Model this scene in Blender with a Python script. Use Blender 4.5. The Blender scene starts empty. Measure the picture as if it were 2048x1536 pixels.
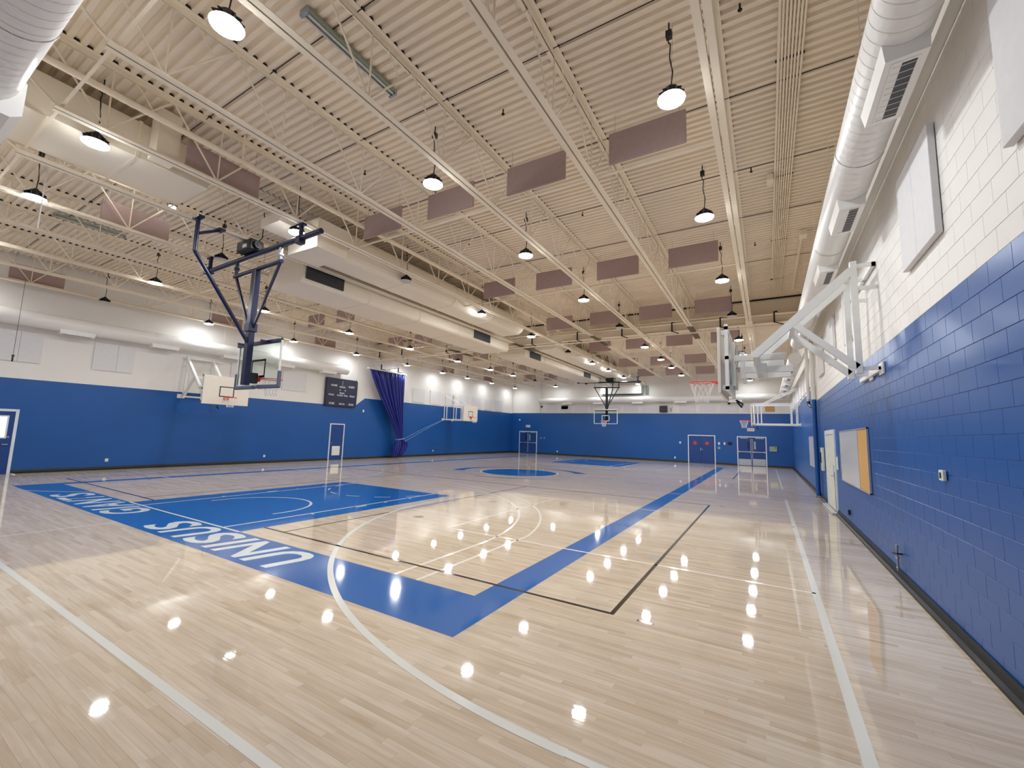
import bpy, math, random
from mathutils import Vector, Matrix
random.seed(7)
sc = bpy.context.scene
C = sc.collection
# ------------------------------------------------------------------ camera, world, exposure
cam_d = bpy.data.cameras.new('camera'); cam = bpy.data.objects.new('camera', cam_d); C.objects.link(cam)
cam_d.sensor_width = 36.0; cam_d.lens = 36.0 * 850.99 / 2048.0
cam_d.clip_start = 0.05; cam_d.clip_end = 200
_r = [(0.85923537, 0.51065543, 0.0307509), (0.03263851, -0.1147067, 0.99286308), (-0.51053826, 0.85209941, 0.11522709)]
cam.matrix_world = Matrix(((_r[0][0], _r[1][0], -_r[2][0], 0.0), (_r[0][1], _r[1][1], -_r[2][1], 0.0),
                           (_r[0][2], _r[1][2], -_r[2][2], 1.9), (0, 0, 0, 1)))
sc.camera = cam
w = bpy.data.worlds.new('world'); sc.world = w; w.use_nodes = True
w.node_tree.nodes['Background'].inputs[0].default_value = (0.5, 0.55, 0.6, 1)
w.node_tree.nodes['Background'].inputs[1].default_value = 0.3
sc.view_settings.view_transform = 'Standard'; sc.view_settings.look = 'None'
sc.view_settings.gamma = 1.0; sc.view_settings.use_curve_mapping = False
sc.view_settings.exposure = 0.87
LAMP = 150.0          # radiance of the lit lamp lenses
try:
    sc.cycles.use_denoising = True; sc.cycles.max_bounces = 7; sc.cycles.diffuse_bounces = 6
    sc.cycles.glossy_bounces = 3; sc.cycles.transparent_max_bounces = 8; sc.cycles.use_light_tree = True; sc.cycles.use_adaptive_sampling = True; sc.cycles.adaptive_threshold = 0.02
    sc.cycles.sample_clamp_indirect = 6.0; sc.cycles.caustics_reflective = False; sc.cycles.caustics_refractive = False
except Exception: pass
# ------------------------------------------------------------------ materials
def lin(c):
    return tuple(((v/255)/12.92 if v/255 <= 0.04045 else ((v/255+0.055)/1.055)**2.4) for v in c)
def mat(name, rgb, rough=0.5, metal=0.0, var=0.05, scale=6.0, bump=0.0, coat=0.0, spec=0.5):
    m = bpy.data.materials.new(name); m.use_nodes = True
    nt = m.node_tree; b = nt.nodes['Principled BSDF']
    r, g, bl = lin(rgb)
    geo = nt.nodes.new('ShaderNodeNewGeometry')
    nz = nt.nodes.new('ShaderNodeTexNoise'); nz.inputs['Scale'].default_value = scale; nz.inputs['Detail'].default_value = 4
    nt.links.new(geo.outputs['Position'], nz.inputs['Vector'])
    rp = nt.nodes.new('ShaderNodeValToRGB')
    lo, hi = 1-var, 1+var
    rp.color_ramp.elements[0].position = 0.3; rp.color_ramp.elements[1].position = 0.7
    rp.color_ramp.elements[0].color = (r*lo, g*lo, bl*lo, 1); rp.color_ramp.elements[1].color = (min(r*hi, 1), min(g*hi, 1), min(bl*hi, 1), 1)
    nt.links.new(nz.outputs['Fac'], rp.inputs['Fac']); nt.links.new(rp.outputs['Color'], b.inputs['Base Color'])
    b.inputs['Roughness'].default_value = rough; b.inputs['Metallic'].default_value = metal
    b.inputs['Coat Weight'].default_value = coat; b.inputs['Specular IOR Level'].default_value = spec
    if bump:
        bp = nt.nodes.new('ShaderNodeBump'); bp.inputs['Strength'].default_value = bump; bp.inputs['Distance'].default_value = 0.004
        n2 = nt.nodes.new('ShaderNodeTexNoise'); n2.inputs['Scale'].default_value = 45; nt.links.new(geo.outputs['Position'], n2.inputs['Vector'])
        nt.links.new(n2.outputs['Fac'], bp.inputs['Height']); nt.links.new(bp.outputs['Normal'], b.inputs['Normal'])
    return m
def emis(name, rgb, s):
    m = bpy.data.materials.new(name); m.use_nodes = True; nt = m.node_tree; nt.nodes.remove(nt.nodes['Principled BSDF'])
    e = nt.nodes.new('ShaderNodeEmission'); e.inputs[0].default_value = (*rgb, 1); e.inputs[1].default_value = s
    nt.links.new(e.outputs[0], nt.nodes['Material Output'].inputs[0]); return m
M = {}
M['blue'] = mat('blue wall paint', (24, 84, 156), 0.33, var=0.05, scale=0.5, bump=0.12)
M['white'] = mat('white wall paint', (232, 229, 224), 0.6, var=0.03, scale=0.6, bump=0.15)
M['duct'] = mat('white duct paint', (232, 230, 226), 0.35, var=0.02, scale=3)
M['tan'] = mat('cream ceiling paint', (234, 220, 198), 0.6, var=0.05, scale=0.7)
M['tan2'] = mat('cream steel paint', (240, 228, 206), 0.75, var=0.03, scale=1.2)
M['tanduct'] = mat('cream duct paint', (238, 228, 208), 0.5, var=0.02, scale=0.8)
M['mauve'] = mat('mauve acoustic fabric', (172, 150, 146), 0.95, var=0.04, scale=12, bump=0.2)
M['grey_panel'] = mat('pale acoustic fabric', (222, 221, 222), 0.9, var=0.02, scale=10, bump=0.2)
M['base'] = mat('black rubber base', (12, 12, 13), 0.5, var=0.2, scale=20)
M['socket'] = mat('worn brass socket', (150, 136, 118), 0.4, metal=0.3)
M['dark'] = mat('black metal', (20, 20, 22), 0.4, var=0.1)
M['flute'] = mat('dark flute shade and conduit', (38, 30, 24), 0.9)  # painted-in shade of flutes and deck gap; also conduits and sprinklers
M['navy'] = mat('navy powder coat', (15, 22, 60), 0.3, var=0.08, scale=5)
M['steel'] = mat('galvanised steel', (170, 175, 178), 0.35, metal=0.8, var=0.1, scale=12)
M['frame_white'] = mat('white powder coat', (232, 232, 228), 0.4, var=0.02)
M['board'] = mat('cream backboard', (222, 214, 200), 0.5, var=0.02)
M['rim'] = mat('orange rim paint', (216, 52, 36), 0.4)
M['net'] = mat('white net cord', (232, 230, 228), 0.8)
M['pad'] = mat('grey board padding', (92, 98, 116), 0.55)
M['curtain'] = mat('navy vinyl curtain', (38, 48, 136), 0.4, var=0.15, scale=3)
M['rope'] = mat('pale blue rope', (150, 185, 225), 0.7)
M['score'] = mat('scoreboard face', (24, 26, 58), 0.35)
M['ink'] = mat('white lettering', (225, 225, 232), 0.5)
M['door'] = mat('blue door paint', (24, 66, 134), 0.35, var=0.04)
M['trimw'] = mat('white door frame', (220, 228, 236), 0.4)
M['grille'] = mat('dark grille', (62, 62, 66), 0.5)
M['cork'] = mat('cork board', (206, 160, 100), 0.9, var=0.08, scale=30)
M['wb'] = mat('white board surface', (214, 214, 214), 0.15, var=0.01)
M['plate'] = mat('ivory plate', (222, 226, 214), 0.4)
M['red'] = mat('red sign', (196, 60, 60), 0.5)
M['alum'] = mat('brushed aluminium', (205, 208, 210), 0.3, metal=0.7, var=0.04)
M['wood_sill'] = mat('pale threshold', (196, 198, 200), 0.4, metal=0.4)
M['lens'] = emis('lit lamp lens', (0.93, 0.97, 1.0), LAMP)
M['lens_soft'] = emis('lit lamp lens near walls', (0.93, 0.97, 1.0), LAMP*0.4)
M['tube'] = emis('lit tube', (1.0, 0.96, 0.9), 14.0)
M['day'] = emis('daylit glass', (0.85, 0.93, 1.0), 2.2)
M['off'] = mat('unlit lamp lens', (200, 196, 190), 0.3)
M['egrey'] = mat('pale grey box', (150, 165, 150), 0.5)
M['letter'] = mat('white court lettering', (222, 228, 226), 0.12, var=0.02, scale=1)
M['line'] = mat('white court paint', (226, 224, 214), 0.1, var=0.02, scale=1)
M['line_thin'] = mat('cream court paint', (240, 231, 218), 0.1, var=0.02, scale=1)
M['black_line'] = mat('black court paint', (44, 34, 30), 0.1, var=0.1, scale=2)
M['court_blue'] = mat('blue court paint', (34, 102, 176), 0.08, var=0.04, scale=1)
# glass of the backboards
g = bpy.data.materials.new('backboard glass'); g.use_nodes = True; b = g.node_tree.nodes['Principled BSDF']
b.inputs['Base Color'].default_value = (0.86, 0.95, 0.93, 1); b.inputs['Roughness'].default_value = 0.02
b.inputs['Transmission Weight'].default_value = 1.0; b.inputs['IOR'].default_value = 1.05; M['glass'] = g
# hardwood floor: strips run along x; board ends and tones from the position alone
PW = 0.057
def wood_mat():
    m = bpy.data.materials.new('maple strip floor'); m.use_nodes = True; nt = m.node_tree; N = nt.nodes; L = nt.links
    b = N['Principled BSDF']; geo = N.new('ShaderNodeNewGeometry'); sx = N.new('ShaderNodeSeparateXYZ'); L.new(geo.outputs['Position'], sx.inputs[0])
    def mth(op, a, bb=None, c=None):
        n = N.new('ShaderNodeMath'); n.operation = op
        for i, v in enumerate((a, bb, c)):
            if v is None: continue
            if isinstance(v, (int, float)): n.inputs[i].default_value = v
            else: L.new(v, n.inputs[i])
        return n.outputs[0]
    row = mth('FLOOR', mth('DIVIDE', mth('ADD', sx.outputs[1], 10*PW), PW))
    f1 = mth('FRACT', mth('MULTIPLY', row, 0.618034)); f2 = mth('FRACT', mth('MULTIPLY', row, 0.7548777))
    ln = mth('ADD', mth('MULTIPLY', f2, 0.6), 0.5)
    u = mth('ADD', mth('DIVIDE', mth('ADD', sx.outputs[0], 40.0), ln), f1)
    seg = mth('FLOOR', u)
    cv = N.new('ShaderNodeCombineXYZ'); L.new(row, cv.inputs[0]); L.new(seg, cv.inputs[1])
    wn = N.new('ShaderNodeTexWhiteNoise'); wn.noise_dimensions = '3D'; L.new(cv.outputs[0], wn.inputs['Vector'])
    rp = N.new('ShaderNodeValToRGB'); el = rp.color_ramp.elements
    el[0].position = 0.0; el[0].color = (*lin((206, 185, 160)), 1); el[1].position = 1.0; el[1].color = (*lin((224, 207, 186)), 1)
    for p, c in ((0.15, (212, 193, 168)), (0.45, (217, 199, 176)), (0.8, (221, 204, 182))):
        e = el.new(p); e.color = (*lin(c), 1)
    L.new(wn.outputs['Value'], rp.inputs['Fac'])
    mp = N.new('ShaderNodeVectorMath'); mp.operation = 'MULTIPLY'; mp.inputs[1].default_value = (1.6, 26, 1); L.new(geo.outputs['Position'], mp.inputs[0])
    ad = N.new('ShaderNodeVectorMath'); ad.operation = 'ADD'; L.new(mp.outputs[0], ad.inputs[0]); L.new(wn.outputs['Color'], ad.inputs[1])
    nz = N.new('ShaderNodeTexNoise'); nz.inputs['Scale'].default_value = 1.0; nz.inputs['Detail'].default_value = 6; nz.inputs['Distortion'].default_value = 0.6
    L.new(ad.outputs[0], nz.inputs['Vector'])
    g2 = N.new('ShaderNodeValToRGB'); g2.color_ramp.elements[0].position = 0.3; g2.color_ramp.elements[0].color = (0.80, 0.76, 0.70, 1)
    g2.color_ramp.elements[1].position = 0.6; g2.color_ramp.elements[1].color = (1, 1, 1, 1); L.new(nz.outputs['Fac'], g2.inputs['Fac'])
    mx = N.new('ShaderNodeMix'); mx.data_type = 'RGBA'; mx.blend_type = 'MULTIPLY'; mx.inputs[0].default_value = 0.75
    L.new(rp.outputs['Color'], mx.inputs[6]); L.new(g2.outputs['Color'], mx.inputs[7])
    fu = mth('FRACT', u); e1 = mth('LESS_THAN', fu, 0.0016)
    fy = mth('FRACT', mth('DIVIDE', mth('ADD', sx.outputs[1], 10*PW), PW)); e2 = mth('LESS_THAN', fy, 0.012)
    ed = mth('MAXIMUM', e1, e2)
    mx2 = N.new('ShaderNodeMix'); mx2.data_type = 'RGBA'; mx2.blend_type = 'MULTIPLY'; L.new(mth('MULTIPLY', ed, 0.22), mx2.inputs[0])
    L.new(mx.outputs[2], mx2.inputs[6]); mx2.inputs[7].default_value = (0.35, 0.26, 0.18, 1)
    L.new(mx2.outputs[2], b.inputs['Base Color'])
    b.inputs['Roughness'].default_value = 0.035; b.inputs['Specular IOR Level'].default_value = 0.6
    # slight waviness of each strip, stretches the lamp reflections
    w1 = N.new('ShaderNodeTexNoise'); w1.inputs['Scale'].default_value = 1.0; w1.inputs['Detail'].default_value = 2
    vm = N.new('ShaderNodeVectorMath'); vm.operation = 'MULTIPLY'; vm.inputs[1].default_value = (3.0, 30, 1); L.new(geo.outputs['Position'], vm.inputs[0]); L.new(vm.outputs[0], w1.inputs['Vector'])
    bp = N.new('ShaderNodeBump'); bp.inputs['Strength'].default_value = 0.12; bp.inputs['Distance'].default_value = 0.001
    L.new(w1.outputs['Fac'], bp.inputs['Height']); L.new(bp.outputs['Normal'], b.inputs['Normal'])
    return m
M['wood'] = wood_mat()
for k in ('line', 'line_thin', 'black_line', 'court_blue', 'letter'):   # court paint lies under the same finish
    nt = M[k].node_tree; b = nt.nodes['Principled BSDF']; b.inputs['Specular IOR Level'].default_value = 0.6
    geo = [n for n in nt.nodes if n.type == 'NEW_GEOMETRY'][0]
    vm = nt.nodes.new('ShaderNodeVectorMath'); vm.operation = 'MULTIPLY'; vm.inputs[1].default_value = (2.0, 14, 1); nt.links.new(geo.outputs['Position'], vm.inputs[0])
    w1 = nt.nodes.new('ShaderNodeTexNoise'); w1.inputs['Scale'].default_value = 1.0; w1.inputs['Detail'].default_value = 2; nt.links.new(vm.outputs[0], w1.inputs['Vector'])
    bp = nt.nodes.new('ShaderNodeBump'); bp.inputs['Strength'].default_value = 0.1; bp.inputs['Distance'].default_value = 0.001
    nt.links.new(w1.outputs['Fac'], bp.inputs['Height']); nt.links.new(bp.outputs['Normal'], b.inputs['Normal'])
# ------------------------------------------------------------------ mesh builder
class MB:
    def __init__(s): s.v = []; s.f = []; s.sm = []
    def _add(s, vs, fs, smooth=False):
        n = len(s.v); s.v += [tuple(v) for v in vs]; s.f += [tuple(i+n for i in f) for f in fs]; s.sm += [smooth]*len(fs); return s
    def box(s, x0, y0, z0, x1, y1, z1, ch=0.0, rot=None, at=None):
        if x0 > x1: x0, x1 = x1, x0
        if y0 > y1: y0, y1 = y1, y0
        if z0 > z1: z0, z1 = z1, z0
        if ch <= 0:
            vs = [(x, y, z) for x in (x0, x1) for y in (y0, y1) for z in (z0, z1)]
            fs = [(0, 1, 3, 2), (4, 6, 7, 5), (0, 4, 5, 1), (2, 3, 7, 6), (0, 2, 6, 4), (1, 5, 7, 3)]
        else:
            c = min(ch, (x1-x0)*.45, (y1-y0)*.45, (z1-z0)*.45)
            vs = []; idx = {}
            for ix in (0, 1):
                for iy in (0, 1):
                    for iz in (0, 1):
                        X = (x0, x1)[ix]; Y = (y0, y1)[iy]; Z = (z0, z1)[iz]
                        sx = c if ix == 0 else -c; sy = c if iy == 0 else -c; sz = c if iz == 0 else -c
                        idx[ix, iy, iz] = len(vs); vs += [(X, Y+sy, Z+sz), (X+sx, Y, Z+sz), (X+sx, Y+sy, Z)]
            I = lambda a, b, c_, k: idx[a, b, c_]+k
            fs = [(I(0,0,0,0), I(0,0,1,0), I(0,1,1,0), I(0,1,0,0)), (I(1,0,0,0), I(1,1,0,0), I(1,1,1,0), I(1,0,1,0)),
                  (I(0,0,0,1), I(1,0,0,1), I(1,0,1,1), I(0,0,1,1)), (I(0,1,0,1), I(0,1,1,1), I(1,1,1,1), I(1,1,0,1)),
                  (I(0,0,0,2), I(0,1,0,2), I(1,1,0,2), I(1,0,0,2)), (I(0,0,1,2), I(1,0,1,2), I(1,1,1,2), I(0,1,1,2))]
            for a in (0, 1):
                for b_ in (0, 1):
                    fs += [(I(a,b_,0,0), I(a,b_,0,1), I(a,b_,1,1), I(a,b_,1,0)),
                           (I(a,0,b_,0), I(a,0,b_,2), I(a,1,b_,2), I(a,1,b_,0)),
                           (I(0,a,b_,1), I(0,a,b_,2), I(1,a,b_,2), I(1,a,b_,1))]
            for k in idx.values(): fs.append((k, k+1, k+2))
        if rot is not None:
            at = Vector(at); vs = [at + rot @ (Vector(v)) for v in vs]
        return s._add(vs, fs)
    def tube(s, p0, p1, r, n=8, r1=None, cap=True, smooth=True):
        p0 = Vector(p0); p1 = Vector(p1); d = (p1-p0).normalized(); r1 = r if r1 is None else r1
        a = d.orthogonal().normalized(); b = d.cross(a)
        vs = []
        for p, rr in ((p0, r), (p1, r1)):
            for i in range(n):
                t = 2*math.pi*i/n; vs.append(p + a*(math.cos(t)*rr) + b*(math.sin(t)*rr))
        s._add(vs, [(i, (i+1) % n, n+(i+1) % n, n+i) for i in range(n)], smooth)
        if cap: s._add(vs, [tuple(range(n))[::-1], tuple(range(n, 2*n))])
        return s
    def bar(s, p0, p1, w, h=None, up=(0, 0, 1)):
        h = w if h is None else h; p0 = Vector(p0); p1 = Vector(p1); d = (p1-p0).normalized(); up = Vector(up)
        if abs(d.dot(up)) > 0.98: up = Vector((1, 0, 0))
        a = d.cross(up).normalized(); b = a.cross(d).normalized()
        vs = [p + a*(i*w/2) + b*(j*h/2) for p in (p0, p1) for i, j in ((-1, -1), (1, -1), (1, 1), (-1, 1))]
        return s._add(vs, [(0, 1, 5, 4), (1, 2, 6, 5), (2, 3, 7, 6), (3, 0, 4, 7), (3, 2, 1, 0), (4, 5, 6, 7)])
    def path(s, pts, r, n=6):
        for a, b in zip(pts, pts[1:]): s.tube(a, b, r, n)
        return s
    def lathe(s, prof, n=20, at=(0, 0, 0), cap=False):
        vs = [(at[0]+r*math.cos(2*math.pi*i/n), at[1]+r*math.sin(2*math.pi*i/n), at[2]+z) for r, z in prof for i in range(n)]
        fs = [(j*n+i, j*n+(i+1) % n, (j+1)*n+(i+1) % n, (j+1)*n+i) for j in range(len(prof)-1) for i in range(n)]
        s._add(vs, fs, True)
        if cap: s._add(vs, [tuple(range(n))[::-1], tuple(range(len(vs)-n, len(vs)))])
        return s
    def prism(s, pts, a, b, axis=0):     # pts in the two other axes, extruded along axis
        n = len(pts)
        def P(t, q): return (t, q[0], q[1]) if axis == 0 else (q[0], t, q[1]) if axis == 1 else (q[0], q[1], t)
        vs = [P(a, q) for q in pts]+[P(b, q) for q in pts]
        fs = [(i, (i+1) % n, n+(i+1) % n, n+i) for i in range(n)]+[tuple(range(n))[::-1], tuple(range(n, 2*n))]
        return s._add(vs, fs)
    def mesh(s, name):
        me = bpy.data.meshes.new(name); me.from_pydata(s.v, [], s.f); me.update()
        me.polygons.foreach_set('use_smooth', s.sm); return me
    def obj(s, name, m, parent=None, loc=None):
        me = s.mesh(name); me.materials.append(M[m] if isinstance(m, str) else m)
        return put(name, me, parent, loc)
def put(name, me, parent=None, loc=None):
    o = bpy.data.objects.new(name, me); C.objects.link(o)
    if loc is not None: o.location = loc
    if parent is not None: o.parent = parent
    return o
def thing(name, label, cat, loc=(0, 0, 0), rz=0.0, group=None):
    o = bpy.data.objects.new(name, None); C.objects.link(o); o.location = loc; o.rotation_euler = (0, 0, rz)
    o.empty_display_size = 0.1
    return tag(o, label, cat, group)
def tag(o, label, cat, group=None):
    o['label'] = label; o['category'] = cat
    if group: o['group'] = group
    return o
def struct(o): o['kind'] = 'structure'; return o
def part(o, label): o['label'] = label; return o
def copy_tree(o, parent=None):
    c = o.copy(); C.objects.link(c); c.parent = parent
    for ch in list(o.children): copy_tree(ch, c)
    return c
ORD = ['first', 'second', 'third', 'fourth', 'fifth', 'sixth', 'seventh', 'eighth', 'ninth', 'tenth', 'eleventh', 'twelfth', 'thirteenth']
RW, LW, FW, NW = 1.592, -22.315, 37.53, -0.75
CZ = 7.58
R = math.radians
# camera frustum test in python (only to choose which boards and blocks are near)
def pix(p):
    d = (p[0], p[1], p[2]-1.9); q = [sum(a*b for a, b in zip(r, d)) for r in _r]
    if q[2] < 0.05: return None
    return (1024+850.99*q[0]/q[2], 768-850.99*q[1]/q[2], q[2])
# ------------------------------------------------------------------ floor
floor = struct(MB().box(LW-.1, NW-.1, -0.25, RW+.1, FW+.1, -0.003).obj('floor', 'wood'))
rows = {}
r0, r1 = int(math.floor((NW+10*PW)/PW)), int(math.ceil((FW+10*PW)/PW))
cand = []
for r in range(r0, r1):
    y = r*PW-10*PW+PW/2
    if y > 4.6: break
    if y < 0.2: continue
    f1 = (r*0.618034) % 1.0; f2 = (r*0.7548777) % 1.0; ln = f2*0.6+0.5
    k = int(math.floor((-6.5+40)/ln+f1))
    while True:
        xa = (k-f1)*ln-40; xb = xa+ln
        if xa > RW: break
        c = ((max(xa, -9)+min(xb, RW))/2, y)
        vis = any((q is not None and -60 < q[0] < 2108 and q[1] < 1600) for q in (pix((xx, y, 0)) for xx in (xa, c[0], min(xb, RW))))
        if vis and xb < RW: cand.append((math.hypot(c[0], c[1]), r, xa, xb))
        k += 1
cand.sort(); chosen = cand[:290]
for d, r, xa, xb in chosen: rows.setdefault(r, []).append((xa, xb))
cache = {}
for r, segs in rows.items():
    y = r*PW-10*PW
    for xa, xb in segs:
        key = round(xb-xa, 4)
        if key not in cache:
            L_ = xb-xa; me = MB().box(0.00015, 0.00015, -0.003, L_-0.00015, PW-0.00015, 0.0, ch=0.0002).mesh('plank'); me.materials.append(M['wood']); cache[key] = me
        put('plank', cache[key], floor, (xa, y, 0))
rest = MB()
for r in range(r0, r1+1):
    y = r*PW-10*PW; ya, yb = max(y+0.0001, NW), min(y+PW-0.0001, FW)
    if yb <= ya: continue
    x = LW
    for xa, xb in sorted(rows.get(r, [])):
        if xa > x+1e-4: rest.box(x, ya, -0.003, xa-0.0003, yb, 0.0)
        x = xb
    if x < RW: rest.box(x+0.0003, ya, -0.003, RW, yb, 0.0)
o = rest.obj('planks', 'wood', floor); o['kind'] = 'stuff'
# ---- court paint
Z1, Z2, Z3 = 0.0006, 0.0010, 0.0014
def rect(name, x0, y0, x1, y1, z, m, label=None):
    o = MB()._add([(x0, y0, z), (x1, y0, z), (x1, y1, z), (x0, y1, z)], [(0, 1, 2, 3)]).obj(name, m, floor)
    if label: part(o, label)
    return o
def arc(name, cx, cy, r, wd, a0, a1, z, m, n=64, label=None, taper=None):
    vs = []; fs = []
    for i in range(n+1):
        t = i/n; a = R(a0+(a1-a0)*t); ww = wd if taper is None else wd*taper(t)
        vs += [(cx+(r-ww/2)*math.cos(a), cy+(r-ww/2)*math.sin(a), z), (cx+(r+ww/2)*math.cos(a), cy+(r+ww/2)*math.sin(a), z)]
        if i < n: fs.append((2*i, 2*i+1, 2*i+3, 2*i+2) if a1 > a0 else (2*i+2, 2*i+3, 2*i+1, 2*i))
    o = MB()._add(vs, fs).obj(name, m, floor)
    if label: part(o, label)
    return o
CX = -10.57; XR, XL = -3.0, -17.93; YB, YF = 4.30, 33.0
rect('baseline_band', -18.33, 3.36, -2.57, YB, Z1, 'court_blue', 'wide blue painted baseline band with white lettering')
rect('sideline_stripe', XR, YB, -2.57, YF+.05, Z1, 'court_blue', 'blue painted sideline stripe nearer the right wall')
rect('sideline_stripe', -18.33, YB, XL, YF+.05, Z1, 'court_blue', 'blue painted sideline stripe nearer the left wall')
rect('far_baseline', -18.33, YF+.25, -2.9, YF+.42, Z1, 'court_blue', 'narrow blue painted baseline at the far end')
for s, yb in ((1, YB), (-1, YF)):
    rect('key_paint', -13.02, min(yb, yb+s*5.93), -8.17, max(yb, yb+s*5.93), Z1, 'court_blue', 'blue painted key in front of the ' + ('near' if s > 0 else 'far') + ' glass basket')
    for x in (-12.40, -8.75):
        rect('lane_line', x-.03, min(yb, yb+s*5.93), x+.03, max(yb, yb+s*5.93), Z2, 'line')
        for k, (q, ww) in enumerate(((1.75, .06), (2.95, .30), (3.85, .06), (4.75, .06))):
            sd = -1 if x < CX else 1
            rect('lane_mark', min(x, x+sd*.13), min(yb+s*q, yb+s*(q+ww)), max(x, x+sd*.13), max(yb+s*q, yb+s*(q+ww)), Z2, 'line')
    ca = 5.80
    for k in range(6):
        a = 12+k*28
        a0, a1 = (180+a, 180+a+14) if s > 0 else (a, a+14)
        arc('free_throw_dash', CX, yb+s*ca, 1.8, .05, a0, a1, Z2, 'line', 6)
    a0, a1 = (0, 180) if s > 0 else (180, 360)
    arc('restricted_arc', CX-.05, yb+s*1.45, 1.34, .06, a0, a1, Z2, 'line', 40)
    for x in (CX-.05-1.34, CX-.05+1.34): rect('restricted_arc_end', x-.03, min(yb+s*1.25, yb+s*1.45), x+.03, max(yb+s*1.25, yb+s*1.45), Z2, 'line')
    for rr, dx in ((6.3, 6.27), (6.8, 6.66)):
        th = math.degrees(math.acos(dx/rr)); ye = math.sqrt(rr*rr-dx*dx)
        a0, a1 = (th, 180-th) if s > 0 else (180+th, 360-th)
        arc('three_point_arc', CX, yb+s*1.6, rr, .05, a0, a1, Z2, 'line_thin', 96)
        for x in (CX-dx, CX+dx): rect('three_point_side', x-.025, min(yb, yb+s*(1.6+ye)), x+.025, max(yb, yb+s*(1.6+ye)), Z2, 'line_thin')
rect('key_baseline', -13.02, 4.275, -8.17, 4.325, Z3, 'line_thin')
CY = 18.6
disc = MB()._add([(CX+1.83*math.cos(2*math.pi*i/72), CY+1.83*math.sin(2*math.pi*i/72), Z1) for i in range(72)], [tuple(range(72))]).obj('centre_disc', 'court_blue', floor)
part(disc, 'solid blue painted centre circle')
arc('centre_ring', CX, CY, 1.9, .1, 0, 360, Z2, 'line_thin', 72)
tp = lambda t: 0.2+0.8*(1-t)
arc('centre_crescent', CX, CY, 3.05, .60, 206, 110, Z1, 'court_blue', 40, 'blue crescent left of the centre circle', lambda t: 0.22+0.78*(1-t)**2)
arc('centre_crescent', CX, CY, 3.05, .60, 34, 110, Z1, 'court_blue', 40, 'blue crescent right of the centre circle', lambda t: 0.22+0.78*(1-t)**2)
arc('centre_front_arc', CX, CY, 2.95, .12, 258, 328, Z1, 'black_line', 40, 'dark arc in front of the centre circle', lambda t: 0.3+0.7*math.sin(math.pi*t))
# cross courts (white) and volleyball courts (black)
for c0, yl in ((9.35, (1.56, None)), (28.25, (20.5, 36.0))):
    for s, xb in ((1, 0.47), (-1, -21.6)):
        y0 = -0.6 if c0 < 20 and s > 0 else c0-7.75; y1 = 17.0 if c0 < 20 else 35.4
        rect('cross_baseline', xb-.04, y0, xb+.04, y1, Z2, 'line', 'long white line beside the ' + ('right' if s > 0 else 'left') + ' wall')
        xf = xb-s*5.97
        for y in (c0-2.47, c0+2.47): rect('cross_lane_line', min(xb, xf), y-.025, max(xb, xf), y+.025, Z2, 'line_thin')
        rect('cross_free_throw_line', xf-.025, c0-2.47, xf+.025, c0+2.47, Z2, 'line_thin')
        hx = xb-s*1.57
        for sg in (1, -1):
            a0, a1 = (90, 270) if s > 0 else (-90, 90)
        arc('cross_three_point_arc', hx, c0, 6.75, .075 if c0 < 20 and s > 0 else .05, a0, a1, Z3, 'line', 128, 'big white three point arc of the cross court')
        for y in (c0-6.75, c0+6.75): rect('cross_three_point_side', min(hx, xb), y-.03, max(hx, xb), y+.03, Z3, 'line')
rect('cross_sideline', LW+.7, 1.555, 0.47, 1.62, Z2, 'line', 'white sideline nearest the camera')
rect('cross_centre_line', CX-.1, 0.2, CX-.06, 3.36, Z2, 'line_thin')
for y0, y1 in ((4.75, 13.9), (24.0, 33.9)):
    for x in (-1.5, -19.6): rect('volleyball_end_line', x-.025, y0, x+.025, y1, Z2, 'black_line')
    for y in (y0, y1):
        key = abs(y-4.75) < .1 or y > 30
        for xa, xb in (((-19.6, -13.02), (-8.17, -1.475)) if key else ((-19.6, -1.475),)): rect('volleyball_side_line', xa, y-.025, xb, y+.025, Z3, 'black_line')
    for x in (CX-3.05, CX+3.0): rect('volleyball_attack_line', x-.02, y0, x+.02, y1, Z2, 'black_line')
    rect('volleyball_tick', -1.23, y0-.03, -1.06, y0+.02, Z2, 'black_line'); rect('volleyball_tick', -1.23, y1-.03, -1.06, y1, Z2, 'black_line')
for x, y in ((-6.7, 7.33), (-6.6, 10.2), (-1.63, 7.33), (-14.5, 7.33)):   # floor sockets
    o = MB().lathe([(0.0, .0012), (.10, .0012), (.115, .0002)], 24, (x, y, 0)).obj('floor_socket_cover', 'socket', floor); part(o, 'round metal floor socket cover')
def text_mesh(body, name, size, bold=0.0, ext=0.0):
    cu = bpy.data.curves.new(name, 'FONT'); cu.body = body; cu.size = size; cu.offset = bold; cu.extrude = ext; cu.resolution_u = 4
    ob = bpy.data.objects.new(name, cu); C.objects.link(ob)
    bpy.context.view_layer.update()
    me = bpy.data.meshes.new_from_object(ob.evaluated_get(bpy.context.evaluated_depsgraph_get()))
    bpy.data.objects.remove(ob); return me
def text_fit(body, name, m, w, h, bold=0.0, ext=0.0):
    me = text_mesh(body, name, 1.0, bold, ext); vs = me.vertices
    x0 = min(v.co.x for v in vs); x1 = max(v.co.x for v in vs); y0 = min(v.co.y for v in vs); y1 = max(v.co.y for v in vs)
    for v in vs: v.co.x = (v.co.x-x0)/(x1-x0)*w; v.co.y = (v.co.y-y0)/(y1-y0)*h
    me.materials.append(M[m]); return me
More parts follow.
